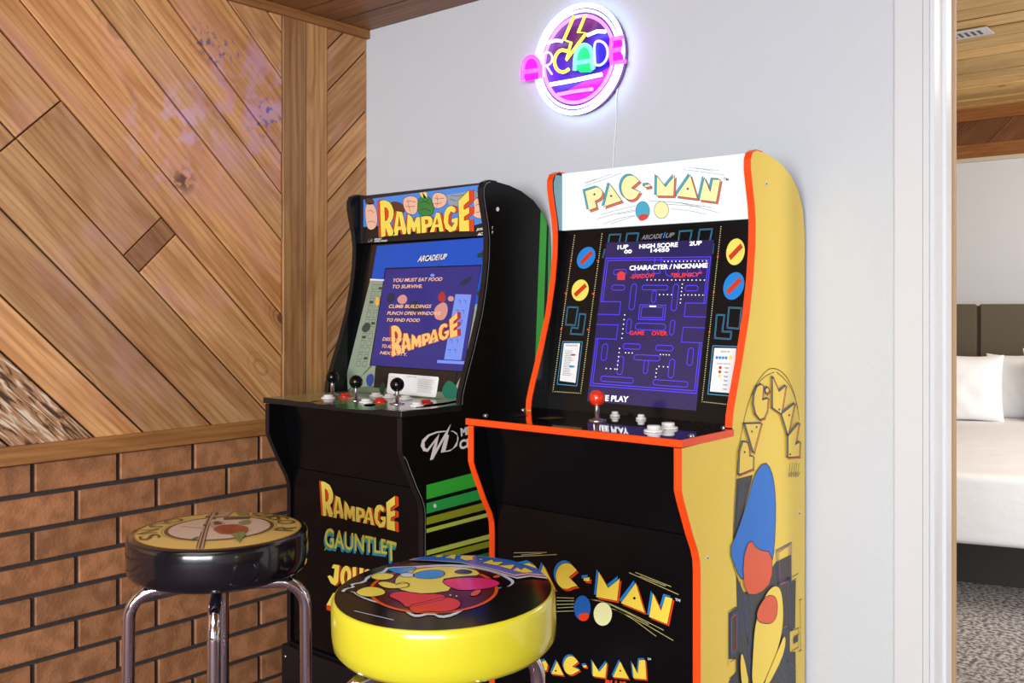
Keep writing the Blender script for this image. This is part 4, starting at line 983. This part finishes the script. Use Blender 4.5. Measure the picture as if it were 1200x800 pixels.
def ramp_bezel(b, P, t, xx):
    g = lambda L: c(420, 280, 7.5, L); k = lambda L: c(400, 370, 6.667, L)
    BLU = K('bezel_bright_blue', (18, 82, 196), .25); STN = K('building_grey_green', (146, 162, 140), .35); STD = K('building_dark', (62, 70, 60), .4)
    yb, yt = .0, .458
    b.poly(P, [(xx[0]+.038, yt-.003), (xx[1], yt-.003), (xx[1], .02), (xx[0]+.038, .02)], K('bezel_dark_brown', (34, 26, 24), .25), 1, st=True)
    b.poly(P, g([(165, 60), (1180, -20), (1180, 620), (970, 620), (240, 560), (95, 480)]), BLU, 2)
    b.poly(P, g([(108, 352), (232, 356), (120, 1120), (-90, 1330), (-98, 1180)]), STN, 3); b.poly(P, [(434, 326.5), (451, 327.5), (450.5, 329), (434, 328.5)], A_WHITE, 3.5)
    b.poly(P, [(435, 427), (441, 429), (438, 462), (408, 459)], STN, 3)
    for row in range(13):
        for cc_ in range(2):
            tt = row/13; x0 = 437.5-(22)*tt*1.02+cc_*7.2; y0 = 333+row*8.2+cc_*.2
            if y0 > 430: continue
            b.stroke(P, [(x0, y0), (x0+4.6, y0+.2), (x0+3.6, y0+6), (x0-1, y0+5.8)], STD, 3.6, .0012, True)
            if (row*3+cc_) % 5 == 1: b.poly(P, [(x0, y0+3), (x0+3.8, y0+3), (x0+3.2, y0+5.6), (x0-.8, y0+5.6)], STD, 3.6)
    q = smooth_pts(k([(165, 85), (200, 45), (235, 65), (225, 110), (190, 135), (160, 115)])); b.poly(P, q, STD, 4)
    q = smooth_pts(g([(165, 500), (185, 520), (190, 570), (160, 595), (148, 560)])); b.poly(P, q, K('art_flame', (238, 178, 70), .4), 4)
    q = smooth_pts(k([(195, 470), (245, 445), (262, 490), (240, 555), (200, 545)])); b.poly(P, q, K('art_cobalt', (52, 70, 150), .4), 4)
    b.poly(P, g([(1030, 575), (1190, 540), (1190, 900), (1120, 1300), (1000, 1400), (820, 1370), (930, 1150)]), STN, 3)
    for row in range(8):
        y0 = 366+row*12; x0 = 557-row*2.1
        b.stroke(P, [(x0, y0), (x0+11, y0-1)], STD, 3.6, .0012); b.stroke(P, [(x0+5, y0), (x0+3.6, y0+8)], STD, 3.6, .001)
    q = smooth_pts(g([(1085, 560), (1110, 450), (1150, 445), (1155, 620), (1110, 680), (1070, 640)])); b.poly(P, q, MC['art_flame'], 4)
    q = smooth_pts(g([(1100, 480), (1140, 445), (1150, 540), (1105, 560)])); b.poly(P, q, A_WHITE, 4.3)
    for L in ([(1045, 130), (1080, 120), (1120, 75), (1150, 80), (1150, 120), (1120, 150), (1125, 195), (1095, 210), (1090, 160), (1050, 165)], [(1040, 470), (1060, 450), (1100, 460), (1090, 490), (1050, 510)]):
        q = g(L); b.poly(P, q, K('art_dark_green', (26, 58, 44), .4), 4)
    b.poly(P, k([(270, 396), (905, 436), (880, 600), (255, 560)]), MC['bezel_dark_brown'], 4.5)
    b.poly(P, k([(90, 560), (255, 545), (880, 600), (940, 620), (940, 680), (80, 600)]), K('art_moss', (104, 120, 96), .4), 4)
    q = smooth_pts(k([(780, 590), (830, 500), (880, 520), (930, 600), (900, 650), (820, 650)]), True, 1); b.poly(P, q, K('art_teal_green', (24, 106, 84), .35), 5)
    q = smooth_pts(k([(300, 560), (325, 510), (350, 540), (340, 610), (305, 600)]), True, 1); b.poly(P, q, MC['art_dark_green'], 5)
    q = smooth_pts(k([(375, 450), (765, 480), (738, 635), (358, 600)]), True, 1); q = k([(385, 448), (760, 477), (766, 490), (744, 630), (732, 636), (368, 606), (358, 595), (374, 455)])
    b.poly(P, q, A_WHITE, 6)
    b.text(P, 'INSTRUCTIONS', k([(520, 470), (592, 476), (591, 483), (519, 477)]), A_GREY, 7)
    for i in range(9): b.stroke(P, k([(604-i*1.0, 494+i*12), (730-i*2-random.uniform(0, 18), 506+i*12)]), A_GREY, 7, .0008)
    b.stroke(P, k([(392, 478), (455, 482)]), A_GREY, 7, .0008)
    b.text(P, 'ARCADE1UP', [(491, 300.5), (524.7, 297.5), (523.6, 304.5), (489.5, 307.5)], A_BLK, 3, .09, .25); b.text(P, 'ARCADE1UP', [(491, 300), (524.7, 297), (523.6, 304), (489.5, 307)], A_WHITE, 4, .03, .25)
    bz = b.build('bezel', t)
    b = MB(); b.poly(P, g([(238, 256), (1085, 226), (915, 1170), (100, 1112)]), A_BLK, 3)
    Q = [(452.7, 315.5), (564, 311.5), (543.5, 435), (434.8, 427.7)]; b.poly(P, Q, S2_BG, 5)
    b.poly(P, [(534.4, 344.7), (553, 345.2), (541, 422), (521, 421)], S2_LT, 6)
    for i in range(6):
        for j in range(2): x0 = 537.5-i*2.4+j*6.5; y0 = 352+i*11.5; b.stroke(P, [(x0, y0), (x0+3, y0+.2), (x0+2.3, y0+4)], S2_GN, 7, .0012)
    b.poly(P, k([(755, 345), (972, 355), (968, 380), (752, 368)]), S2_LT, 7)
    for L, m_ in (([(670, 600), (760, 545), (795, 600), (780, 680), (740, 720), (670, 700)], S2_PK), ([(700, 500), (745, 450), (778, 510), (760, 560), (715, 550)], S2_RD), ([(340, 520), (400, 480), (440, 520), (420, 570), (360, 570)], S2_PK),
        ([(250, 520), (275, 470), (330, 480), (310, 560), (265, 565)], S2_GN), ([(440, 560), (520, 540), (560, 600), (580, 660), (470, 650)], S2_GN), ([(890, 390), (950, 340), (1015, 320), (960, 400), (910, 415)], S2_GN), ([(630, 320), (660, 300), (682, 325), (650, 335)], S2_LT), ([(795, 500), (845, 505), (840, 550), (790, 545)], S2_PK)):
        b.poly(P, smooth_pts(g(L)), m_, 6.5)
    def mp(x, y):
        kx = (x-252)/741; base0 = 516-50*kx; bx = 397+(518)*kx; by = 325-165*kx; sc = .80-.25*kx
        return k([(bx, by-(base0-y)*sc)])[0]
    rampage(b, P, mp, 8, S2_YE, S2_RD, S2_RD, .0008, .9)
    T = lambda s_, q: b.text(P, s_, q, S2_TX, 12, .02, .2)
    T('YOU MUST EAT FOOD', [(462, 326.5), (520, 325), (519.3, 329.3), (461.5, 330.8)]); T('TO SURVIVE.', [(461.3, 334), (496.3, 333.5), (495.8, 337.6), (460.8, 338.2)])
    T('CLIMB BUILDINGS', [(457.2, 357), (507, 357), (506.5, 361.2), (456.6, 361.2)]); T('PUNCH OPEN WINDOWS', [(455.2, 365), (518, 365.2), (517.5, 369.4), (454.6, 369.2)]); T('TO FIND FOOD', [(454.6, 373), (493.5, 373.4), (493, 377.4), (454, 377)])
    T('DESTROY ALL BUILDINGS', [(449.7, 395.2), (512, 398.5), (511.5, 402), (449.2, 399.2)]); T('TO ADVANCE TO', [(449, 403.5), (482, 405.5), (481.5, 409.5), (448.4, 407.5)]); T('NEXT CITY.', [(446.8, 411.3), (478.5, 413.5), (478, 417.3), (446.2, 415)])
    b.build('screen', bz, label='glowing dark blue city game screen')
def ramp_front(b, P):
    k = lambda L: c(350, 550, 5, L)
    def mp(x, y):
        kx = (x-252)/741; base0 = 516-50*kx; bx = 138+430*kx; by = 270+92*kx; sc = .667-.057*kx
        up = (base0-y)*sc
        return k([(bx-(6 if kx < .1 else 0)*(up/200), by-up-10*math.sin(math.pi*kx)*0)])[0]
    rampage(b, P, mp, 1, R_FACE, R_SIDE, A_BLK, .0012, .9)
    GT = [K('gauntlet_gold', (206, 190, 70), .35), K('gauntlet_blue', (36, 130, 176), .35), K('gauntlet_green', (92, 160, 88), .35)]
    for x0, y0, m_, hh, bo in ((-2.5, 3.5, GT[1], 1, .05), (-.8, 1.2, GT[2], 2, .04), (0, 0, GT[0], 3, .012)):
        b.text(P, 'GAUNTLE', [(381+x0*.6, 617.5+y0), (454+x0*.6, 632+y0), (454+x0*.6, 649+y0), (381+x0*.6, 641+y0)], m_, hh, bo)
        b.text(P, 'T', [(452+x0*.6, 632+y0), (465+x0*.6, 635.5+y0), (464.5+x0*.6, 658+y0), (453.5+x0*.6, 655+y0)], m_, hh, bo)
    for x0, L in ((0, [(384, 635), (380, 645), (387, 641)]),): b.poly(P, L, GT[2], 2)
    # JOUST, mostly hidden
    JR = K('joust_red', (176, 52, 22), .35)
    J = [([(205, 555), (240, 560), (232, 660), (215, 680), (190, 665), (170, 625), (185, 618), (205, 640), (212, 580), (195, 575)], []), (ell(277, 625, 32, 62, 24, rot=4), [ell(277, 627, 10, 36, 16, rot=4)]),
         ([(316, 572), (338, 570), (336, 640), (346, 656), (356, 640), (358, 574), (380, 578), (376, 662), (350, 690), (320, 670)], [])]
    for L, H in J:
        b.poly(P, [(x+2.4, y+.8) for x, y in k(L)], JR, 1, [[(x+2.4, y+.8) for x, y in k(h_)] for h_ in H]); b.poly(P, k(L), R_FACE, 2, [k(h_) for h_ in H])
    b.text(P, 'ST', k([(386, 580), (470, 592), (462, 690), (384, 690)]), R_FACE, 2, .06)
    b.poly(P, k([(165, 790), (205, 720), (260, 760), (260, 850), (165, 820)]), R_FACE, 2); b.poly(P, k([(165, 792), (205, 800), (205, 835), (165, 820)]), R_SIDE, 3)
M_DECKG = mat('glossy_map_deck', (150, 172, 126), .18, spec=.45)
def ramp_deck(b, P):
    g = [K('map_green', (60, 160, 72), .2), K('map_pale', (206, 220, 214), .2), K('map_olive', (160, 160, 100), .2), K('map_brown', (112, 92, 66), .12)]
    for pts, m_ in (([(385, 476), (420, 470), (455, 474), (450, 481), (410, 480)], g[0]), ([(470, 470), (520, 468), (550, 466), (520, 478), (478, 481), (455, 480)], g[1]), ([(480, 479), (515, 476), (545, 470), (548, 464), (530, 471), (500, 474)], g[0]),
                 ([(330, 466), (360, 463), (385, 466), (370, 472), (340, 470)], g[2]), ([(400, 466), (430, 465), (440, 468), (420, 471)], g[1]), ([(360, 470), (390, 469), (395, 473), (375, 475)], g[3]), ([(425, 474), (440, 473), (440, 476), (428, 477)], g[3])):
        b.poly(P, smooth_pts(pts), m_, 2.5)
ramp = shell('arcade_cabinet', 'black arcade machine with green side stripes and black joysticks, beside the brick wall', XL2, XR2, M_BLACK, M_BLACKM, M_BLACK, M_BLACK,
             ramp_side, ramp_marquee, ramp_bezel, ramp_front, mat('marquee_dark', (40, 36, 40), .3), M_DECKG, ramp_deck, M_BLACKM, 1.055)
M_BBALL = mat('black_ball', (8, 8, 9), .14, spec=.35)
for u, v in ((389.5, 462.5), (417.2, 469.5), (465.5, 473.5)):
    x, y = deckpos(u, v); joystick(ramp, x, y, M_BBALL)
for u, v, m_ in ((384.6, 467, M_WBTN), (404.4, 465, M_RBTN), (429, 472, M_WBTN), (445.5, 471, M_RBTN), (440.6, 464.5, M_WBTN), (456, 466, M_WBTN), (475, 468, M_WBTN), (488.5, 476, M_WBTN), (499, 473, M_RBTN)):
    x, y = deckpos(u, v); button(ramp, x, y, m_, .0145, .010)
b = MB(); d = PROF; 
for u, v in ((334, 769),):
    r_ = ray(u, v); kk = 1.668/r_.y; b.lathe([(.005, 0), (.004, .001), (0, .0012)], (0, 0, 0), M_STEEL, 10)
    b = MB(); b.tube([(r_.x*kk, 1.667, CZ+r_.z*kk), (r_.x*kk, 1.6695, CZ+r_.z*kk)], .005, M_STEEL, 10); b.build('screw', ramp)

# ================================================================= STOOLS
def stool(ctr, label, m_side, top_art, rot, group, drop=.006, zc=.777, tilt=(0, 0)):
    t = thing('bar_stool', (ctr[0], ctr[1], 0), label, 'stool', group)
    R = .1745; zr = zc-drop*((R-.006)/R)**2
    prof = [(.0, .690), (R-.02, .690), (R-.008, .694), (R-.001, .703), (R+.001, .72), (R+.001, .740), (R+.0005, zr-.012), (R-.001, zr-.005), (R-.003, zr-.0015), (R-.006, zr)]
    prof += [(r_, zc-drop*(r_/R)**2) for r_ in (.15, .125, .1, .075, .05, .025, 0)]
    # tilt = (towards the camera, roll) in radians about the seat centre
    r3 = Vector((RX[0], RX[1], 0)); f3 = Vector((DX[0], DX[1], 0)); up = Vector((0, 0, 1))
    r3t = (r3+up*tilt[1]).normalized(); f3t = (f3+up*tilt[0]).normalized(); n3 = r3t.cross(f3t).normalized(); f3t = n3.cross(r3t)
    U3 = r3t*RX[0]+f3t*DX[0]; V3 = r3t*RX[1]+f3t*DX[1]
    b = MB(); b.lathe(prof, (0, 0, -zc), m_side, 72)
    b.v = [tuple(Vector((ctr[0], ctr[1], zc))+U3*x+V3*y+n3*z) for x, y, z in b.v]
    b.clips = [(math.cos(a), math.sin(a), R-.0055) for a in [2*math.pi*i/60 for i in range(60)]]; top_art(b, Dome(ctr[0], ctr[1], zc, drop, R, U3, V3), R)
    b.build('seat', t)
    b = MB(); b.lathe([(0, .662), (.05, .662), (.14, .684), (.15, .690), (0, .690)], (ctr[0], ctr[1], 0), mat('navy_plate', (34, 38, 58), .4, .3), 4 if False else 32); b.build('swivel_plate', t)
    for k in range(4):
        a = rot+k*math.pi/2; ca, sa = math.cos(a), math.sin(a); P = []
        for i in range(11):
            g = math.pi/2*i/10; rr = .115+.055*math.sin(g); zz = .605+.055*math.cos(g); P.append((rr, zz))
        P = [(.03, .662)]+P+[(.172, .4), (.182, .03)]
        b = MB(); b.tube([(ctr[0]+r*ca, ctr[1]+r*sa, z) for r, z in P], .0125, M_CHROME, 18); lg = b.build('leg', t)
        b = MB(); b.lathe([(.016, 0), (.016, .03), (.013, .034)], (ctr[0]+.182*ca, ctr[1]+.182*sa, 0), M_BLACKM, 16); b.build('foot_cap', lg)
    b = MB(); b.tube([(ctr[0]+.19*math.cos(x), ctr[1]+.19*math.sin(x), .22) for x in [2*math.pi*i/48 for i in range(48)]], .010, M_CHROME, 12, closed=True); b.build('foot_ring', t)
    return t
YAWR = math.atan2(RX[1], RX[0])
def gnr_top(b, P, R):
    Y1 = K('clock_yellow', (232, 200, 112), .25); Y2 = K('clock_ochre', (214, 170, 76), .25); BR_ = K('clock_brown', (104, 74, 42), .3); PK = K('clock_cream', (222, 200, 178), .3); ROSE = K('rose_red', (162, 66, 44), .3); RDK = K('rose_dark', (110, 36, 28), .3)
    LF = K('leaf_green', (120, 140, 84), .3); GUN = K('gun_pale', (190, 158, 136), .3); GDK = K('gun_dark', (72, 52, 42), .3); LET = K('letter_brown', (96, 82, 48), .3)
    c0 = (.0, .002); E = lambda r, n=64, r2=None: ell(c0[0], c0[1], r, r2 or r, n)
    b.poly(P, E(.160), Y1, 1, st=True); b.stroke(P, E(.158), Y2, 1.3, .003, True, st=True)
    b.poly(P, E(.106), BR_, 1.6, st=True); b.poly(P, E(.098), PK, 2, st=True); b.stroke(P, E(.110), LET, 1.8, .001, True, st=True)
    # letters round the ring, their tops to the centre; right of the view: R O S E S going back, left: S N U G
    V2, _ = None, None
    def ringletter(ch, px, ln=.038, wd=.036):
        V, Fs = text_mesh(ch, .0, 0); q = Vector(P.px(px)); rad = q.normalized(); q = rad*.134; tan = Vector((-rad.y, rad.x)); out = []
        for x, y in V:
            p = q+rad*(.5-y)*ln+tan*((x-.5)*wd); out.append(P.at((p.x, p.y), 6*LAY))
        b.mesh(out, Fs, LET)
    for ch, p in (('R', (314, 619)), ('O', (328, 612.5)), ('S', (337, 606.5)), ('E', (335, 601)), ('S', (322, 597.5))): ringletter(ch, p)
    for ch, p in (('S', (190, 627.5)), ('N', (178, 623)), ('U', (177, 616)), ('G', (186, 609))): ringletter(ch, p)
    # crossed pistols, roses and leaves (front view pixels)
    b.poly(P, [(229.5, 643.5), (238, 643.5), (241.5, 626), (246, 612), (256, 600), (252, 594.5), (246, 600), (240, 612), (235, 626)], GUN, 4)
    b.stroke(P, [(234, 643), (238, 628), (243, 612), (250, 598)], GDK, 4.5, .003); b.stroke(P, [(238.5, 642), (241.5, 628), (246, 613)], GDK, 4.5, .0016); b.stroke(P, [(230, 642.5), (236, 624)], GDK, 4.5, .0016)
    b.poly(P, [(262, 607), (293, 605.4), (293, 608.4), (262, 609.5)], GDK, 4); b.poly(P, [(252, 602), (262, 599), (272, 602), (264, 606), (254, 606)], GUN, 4.2); b.poly(P, ell(254, 602.5, 2.5, 1.5, 12), GDK, 5)
    b.poly(P, smooth_pts([(245, 612), (258, 610), (266, 614), (258, 620), (248, 620)]), GUN, 4); b.poly(P, smooth_pts([(250, 612), (257, 611), (258, 615), (251, 616)]), GDK, 5)
    b.poly(P, smooth_pts([(276, 613), (290, 609), (296, 612), (288, 616)]), LF, 4); b.poly(P, smooth_pts([(276, 601), (290, 600), (294, 603), (280, 604.5)]), LF, 4)
    for cx, cy, rx, ry in ((271, 621, 20, 5.6), (281, 597.3, 17, 2.5)):
        b.poly(P, smooth_pts([(cx+rx*math.cos(a)*(1+.08*(i % 2)), cy+ry*math.sin(a)*(1+.1*(i % 2))) for i, a in enumerate([k*.449 for k in range(14)])]), ROSE, 6)
        for q in (.75, .5, .25): b.stroke(P, ell(cx+1, cy-.3, rx*q, ry*q, 20, 20, 290), RDK, 6.5, .0014)
    b.poly(P, [(271, 627), (279, 624.5), (287, 624), (288, 628), (283, 633), (281.5, 637), (276, 632)], LF, 7); b.stroke(P, [(279, 625), (282, 636)], K('leaf_dark', (84, 104, 60), .3), 7.4, .001)
    b.poly(P, smooth_pts([(221, 634), (228, 630), (234, 629), (230, 632.5)]), K('leaf_dark', 0), 4)
    for u, v in ((243, 606), (246, 600), (240, 616), (251, 608), (258, 614)): b.poly(P, ell(u, v, 2.4, 1, 10), GDK, 5.5)
    b.stroke(P, [(213, 617), (238, 619.5)], K('clock_hand', (150, 120, 96), .3), 3, .0024)
def yel_top(b, P, R):
    G = .12
    MK = lambda n, col: mat('seat_'+n, col, G, spec=.3)
    BKP = MK('black', (20, 16, 16)); b.poly(P, ell(0, 0, R-.005, R-.005, 72), BKP, .8, st=True)
    S = lambda L: c(380, 640, 6.667, L); Z = lambda L: c(500, 640, 7.5, L)
    WH = MK('pale_blue_white', (206, 220, 232)); MAR = MK('maroon', (92, 34, 26)); ORG_ = MK('orange', (228, 92, 34)); YE = MK('yellow', (240, 222, 88)); BLU = MK('blue', (40, 150, 226)); MAG = MK('magenta', (226, 48, 112)); RED = MK('red', (222, 62, 28)); DRD = MK('dark_red', (150, 40, 30)); B2 = MK('band_blue', (30, 108, 200)); BB = MK('ink', (12, 10, 12))
    out = [(449, 669), (452, 664.5), (486, 663.5), (520, 661), (556, 662.5), (583, 669), (597, 676), (605, 682), (598, 688), (588, 688), (556, 704), (548, 713), (532, 722.5), (516, 725.5), (506, 720), (488, 724.5), (478, 720.5), (472, 714), (440, 707), (420, 700), (411, 693), (398, 694.5), (402, 690), (413, 688), (408, 684.5), (425, 682), (428, 676), (440, 672)]
    out = smooth_pts(out, True, 1); b.poly(P, out, WH, 2); b.stroke(P, out, BB, 2.4, .002, True)
    cx, cy = 505, 693
    b.poly(P, [(cx+(x-cx)*.955, cy+(y-cy)*.90) for x, y in out], BB, 2.8); inn = ell(508, 692, 76, 27.5, 48, rot=-1); b.poly(P, inn, ORG_, 3.2); b.poly(P, ell(508, 692, 72, 25.5, 48, rot=-1), MAR, 3.6)
    def shp(L, m_, h, it=2):
        q = smooth_pts(L, True, it); b.poly(P, q, m_, h); b.stroke(P, q, BB, h+.4, .0015, True)
    shp([(452, 667), (470, 666), (490, 664.5), (484, 672), (474, 674), (462, 672)], BLU, 4.4)
    shp([(462, 688), (464, 676), (484, 668), (520, 664), (556, 667), (565, 675), (540, 676), (514, 680), (534, 692), (500, 697), (474, 694)], YE, 4.4, 1)
    shp([(483, 674), (498, 669), (520, 669), (522, 676), (505, 680), (486, 678)], BLU, 5.4); shp([(468, 673), (484, 672), (486, 677.5), (470, 677.5)], WH, 5.6)
    shp([(514, 681), (540, 678), (572, 678), (589, 684), (578, 690), (548, 693), (532, 692)], MAG, 5.4)
    shp([(432, 676), (446, 672), (464, 674), (458, 680), (440, 681)], YE, 5.4); shp([(440, 684), (452, 682), (466, 686), (480, 684), (478, 690), (452, 691)], YE, 5.2)
    shp([(416, 694), (430, 688), (448, 690), (454, 697), (436, 701), (420, 699)], YE, 5.6)
    shp([(452, 699), (468, 693), (490, 697), (520, 697), (524, 703), (500, 708), (476, 714), (470, 706)], RED, 5.2); shp([(476, 711), (500, 706), (520, 700), (540, 704), (540, 713), (522, 719), (500, 717), (486, 721)], RED, 5.6)
    shp([(550, 697), (558, 692), (566, 692), (560, 699), (552, 700)], ORG_, 5.8); shp([(576, 677), (584, 674), (588, 677), (580, 679)], ORG_, 5.8)
    for u, v in ((528, 698.5), (535, 699.8)): b.poly(P, ell(u, v, 1.2, .8, 8), WH, 6)
    b.stroke(P, smooth_pts(S([(560, 310), (600, 285), (660, 295), (665, 325), (600, 335)]), False), BB, 6, .0015)
    shp(Z([(230, 235), (300, 210), (400, 225), (390, 250), (300, 255)]), BB, 6)
    # lettered band at the back edge
    band = [(479, 657.5), (494, 652.8), (520, 651.0), (560, 651.8), (600, 658.2), (632, 670), (642, 679.5), (622, 677), (606, 679.6), (572, 669), (540, 661), (505, 658.5)]
    for sc, m_, h in ((1.0, WH, 7), (.965, DRD, 7.4), (.93, WH, 7.8), (.905, B2, 8.2)):
        mx, my = 562, 663.5; b.poly(P, [(mx+(x-mx)*(.5+.5*sc), my+(y-my)*(sc-.12*(1-sc)*8 if sc < 1 else 1)+(-1.3*(1-sc)*10 if sc < 1 else 0)) for x, y in band], m_, h)
    for L in ([(70, 108), (110, 88), (150, 92), (140, 106), (100, 112)], [(155, 118), (230, 84), (262, 92), (245, 130), (205, 118)], [(300, 98), (350, 94), (440, 105), (400, 112), (420, 132), (340, 140), (290, 120)],
              [(455, 122), (498, 128), (492, 138), (458, 132)], [(485, 160), (580, 130), (590, 152), (680, 152), (625, 186)], [(620, 186), (780, 176), (742, 220)], [(750, 225), (800, 200), (830, 222), (860, 200), (945, 242), (850, 250)]):
        b.poly(P, Z(L), YE, 9); b.stroke(P, Z(L), BB, 9.3, .0011, True)
    for i in range(16):
        a0 = 415.5+i*2.9; v0 = 716+.235*i*2.9; b.stroke(P, [(a0, v0), (a0+1.9, v0+.45)], WH, 2, .0016)
GRP = 'bar stools before the arcade machines'
M_BVINYL = mat('glossy_black_vinyl', (14, 14, 20), .16, coat=.6); M_YVINYL = mat('glossy_yellow_vinyl', (214, 202, 44), .22, coat=.5)
s1 = stool((-1.690, 1.098), 'round stool with glossy black seat side and yellow rose printed top, chrome legs', M_BVINYL, gnr_top, YAWR+math.radians(14), GRP)
s2 = stool((-1.052, 1.086), 'round stool with bright yellow seat side and colourful printed black top', M_YVINYL, yel_top, YAWR+math.radians(28), GRP, .004, .7795, (.044, .026))

# ================================================================= NEON SIGN
PN = Plane((0, WY-.030, 0), (1, 0, 0), (0, 0, 1)); n8 = lambda L: c(600, 0, 5.714, L)
ncx, ncz = -1.600, 1.905
nt = thing('neon_sign', (-1.600, WY-.004, 1.905), 'round glowing neon sign reading ARCADE with a yellow lightning bolt, high on the grey wall', 'neon sign')
def neon(name, col, st): return mat(name, [x*.5 for x in col], .3, emit=st, ecol=col)
NW = neon('neon_white', (186, 208, 255), 4.2); NP = neon('neon_pink', (255, 130, 250), 2.2); NM = neon('neon_magenta', (255, 70, 240), 3.4); NY = neon('neon_yellow', (255, 232, 70), 2.2)
NG = neon('neon_green', (110, 255, 190), 2.2); NB = neon('neon_violet', (196, 190, 255), 2.0)
def w3(p, dy=0.0):
    q = PN.px(p); return (q[0], WY-.030+dy, q[1])
def circ(r, dy): return [(ncx+r*math.cos(a), WY-.030+dy, ncz+r*math.sin(a)) for a in [2*math.pi*i/72 for i in range(72)]]
ctr = PN.px((677.2, 69.5)); ncx, ncz = ctr
b = MB(); vs = [(ncx+.150*math.cos(a), WY-.012, ncz+.150*math.sin(a)) for a in [2*math.pi*i/64 for i in range(64)]]
vs2 = [(x, WY-.006, z) for x, y, z in vs]; b.mesh(vs+vs2, [tuple(range(64)), tuple(range(127, 63, -1))]+[(i, 64+i, 64+(i+1) % 64, (i+1) % 64) for i in range(64)], mat('acrylic_plum', (96, 40, 112), .25)); 
for cc1, cc2, nm, cl in ((-.062, .052, 'tube_glow_violet', (70, 30, 190)), (-.125, -.062, 'tube_glow_magenta', (200, 36, 190))):  # violet and magenta glow of the tubes painted onto the backing
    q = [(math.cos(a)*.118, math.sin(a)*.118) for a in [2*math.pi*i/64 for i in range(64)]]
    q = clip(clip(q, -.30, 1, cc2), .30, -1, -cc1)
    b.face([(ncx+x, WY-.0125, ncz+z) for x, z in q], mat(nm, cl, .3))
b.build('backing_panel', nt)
for x, z in ((-.1, .07), (.1, .07), (0, -.12)):
    b = MB(); b.tube([(ncx+x, WY-.006, ncz+z), (ncx+x, WY, ncz+z)], .006, M_STEEL, 10); b.build('wall_mount', nt)
b = MB(); b.tube(circ(.1485, 0), .0066, NW, 12, closed=True); b.build('outer_ring_tube', nt, label='white glowing ring')
b = MB(); b.tube(circ(.134, 0), .0040, NW, 12, closed=True); b.build('middle_ring_tube', nt, label='thin white glowing ring')
b = MB(); b.tube(circ(.1195, 0), .0048, NP, 12, closed=True); b.build('inner_ring_tube', nt, label='pink glowing ring')
def tubes(name, m_, L, r=.0042, closed=False, dy=-.004, label=None):
    b = MB()
    for q in L: b.tube([w3(p, dy) for p in n8(q)], r, m_, 10, closed)
    b.build(name, nt, label=label)
tubes('bolt_tube', NY, [[(428, 118), (505, 108), (458, 222), (512, 226), (378, 405), (410, 290), (362, 270)]], .0046, True, -.010, 'yellow lightning bolt')
tubes('bar_tube', NW, [[(238, 290), (300, 272), (342, 278)]], .0045, label='white bar at upper left'); tubes('bar_tube', NW, [[(510, 238), (575, 212), (632, 214)]], .0050, label='white bar at upper right')
tubes('bar_tube', NW, [[(262, 568), (430, 538), (605, 500)]], .0058, label='long white bar below the letters'); tubes('bar_tube', NP, [[(312, 634), (430, 612), (545, 598)]], .0050, label='pink bar lowest in the ring')
sm = lambda L: smooth_pts(L, False, 2)
tubes('letter_tube', NM, [sm([(92, 545), (98, 440), (125, 392), (165, 383), (200, 410), (214, 470), (214, 528)]), [(102, 490), (212, 474)]], .0062, dy=-.017, label='magenta letter A')
tubes('letter_tube', NB, [sm([(236, 520), (232, 400), (240, 362), (275, 356), (297, 388), (285, 436), (245, 450)]), [(258, 452), (292, 505)]], .0030, dy=-.017, label='violet white letter R')
tubes('letter_tube', NY, [sm([(392, 350), (350, 340), (315, 378), (306, 430), (328, 480), (370, 494), (405, 470)])], .0048, dy=-.017, label='yellow letter C')
tubes('letter_tube', NG, [sm([(443, 478), (446, 390), (468, 330), (508, 304), (545, 325), (560, 380), (562, 470)]), [(448, 430), (560, 412)]], .0058, dy=-.017, label='green letter A')
tubes('letter_tube', NB, [sm([(580, 438), (574, 330), (582, 285), (620, 282), (655, 310), (668, 365), (650, 420), (612, 448), (580, 440)])], .0034, dy=-.017, label='violet white letter D')
tubes('letter_tube', NM, [[(765, 258), (692, 272), (684, 350), (690, 432), (782, 418)], [(688, 350), (752, 336)]], .0060, dy=-.017, label='magenta letter E')
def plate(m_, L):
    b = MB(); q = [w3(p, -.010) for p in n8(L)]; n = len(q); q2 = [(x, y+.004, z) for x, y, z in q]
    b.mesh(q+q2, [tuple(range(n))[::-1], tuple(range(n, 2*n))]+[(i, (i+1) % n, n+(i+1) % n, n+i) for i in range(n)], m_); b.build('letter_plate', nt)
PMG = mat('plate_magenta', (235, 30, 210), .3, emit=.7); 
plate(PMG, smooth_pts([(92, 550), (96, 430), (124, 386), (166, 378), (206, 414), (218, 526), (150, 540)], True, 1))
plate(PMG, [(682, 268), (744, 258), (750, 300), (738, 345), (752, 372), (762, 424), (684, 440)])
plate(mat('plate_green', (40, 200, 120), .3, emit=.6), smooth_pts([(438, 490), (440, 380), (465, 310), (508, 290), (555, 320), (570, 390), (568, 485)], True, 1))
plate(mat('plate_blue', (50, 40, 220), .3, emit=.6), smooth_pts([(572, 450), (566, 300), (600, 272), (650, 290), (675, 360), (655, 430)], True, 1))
b = MB(); pts = smooth_pts([(724, 100), (721.5, 118), (722.5, 140), (720, 165), (718.5, 195), (717, 220)], False, 2)
WPl = Plane((0, WY-.004, 0), (1, 0, 0), (0, 0, 1))
b.tube([WPl.at(WPl.px(p)) for p in pts]+[Vector((WPl.at(WPl.px((717, 220))).x, WY-.004, .9))], .0022, mat('clear_white_cable', (226, 228, 232), .4), 8)
b.build('power_cable', org=Vector((WPl.at(WPl.px((724, 100))).x, WY, 1.8)), label='thin white cable hanging from the neon sign down behind the yellow sided machine', cat='cable')
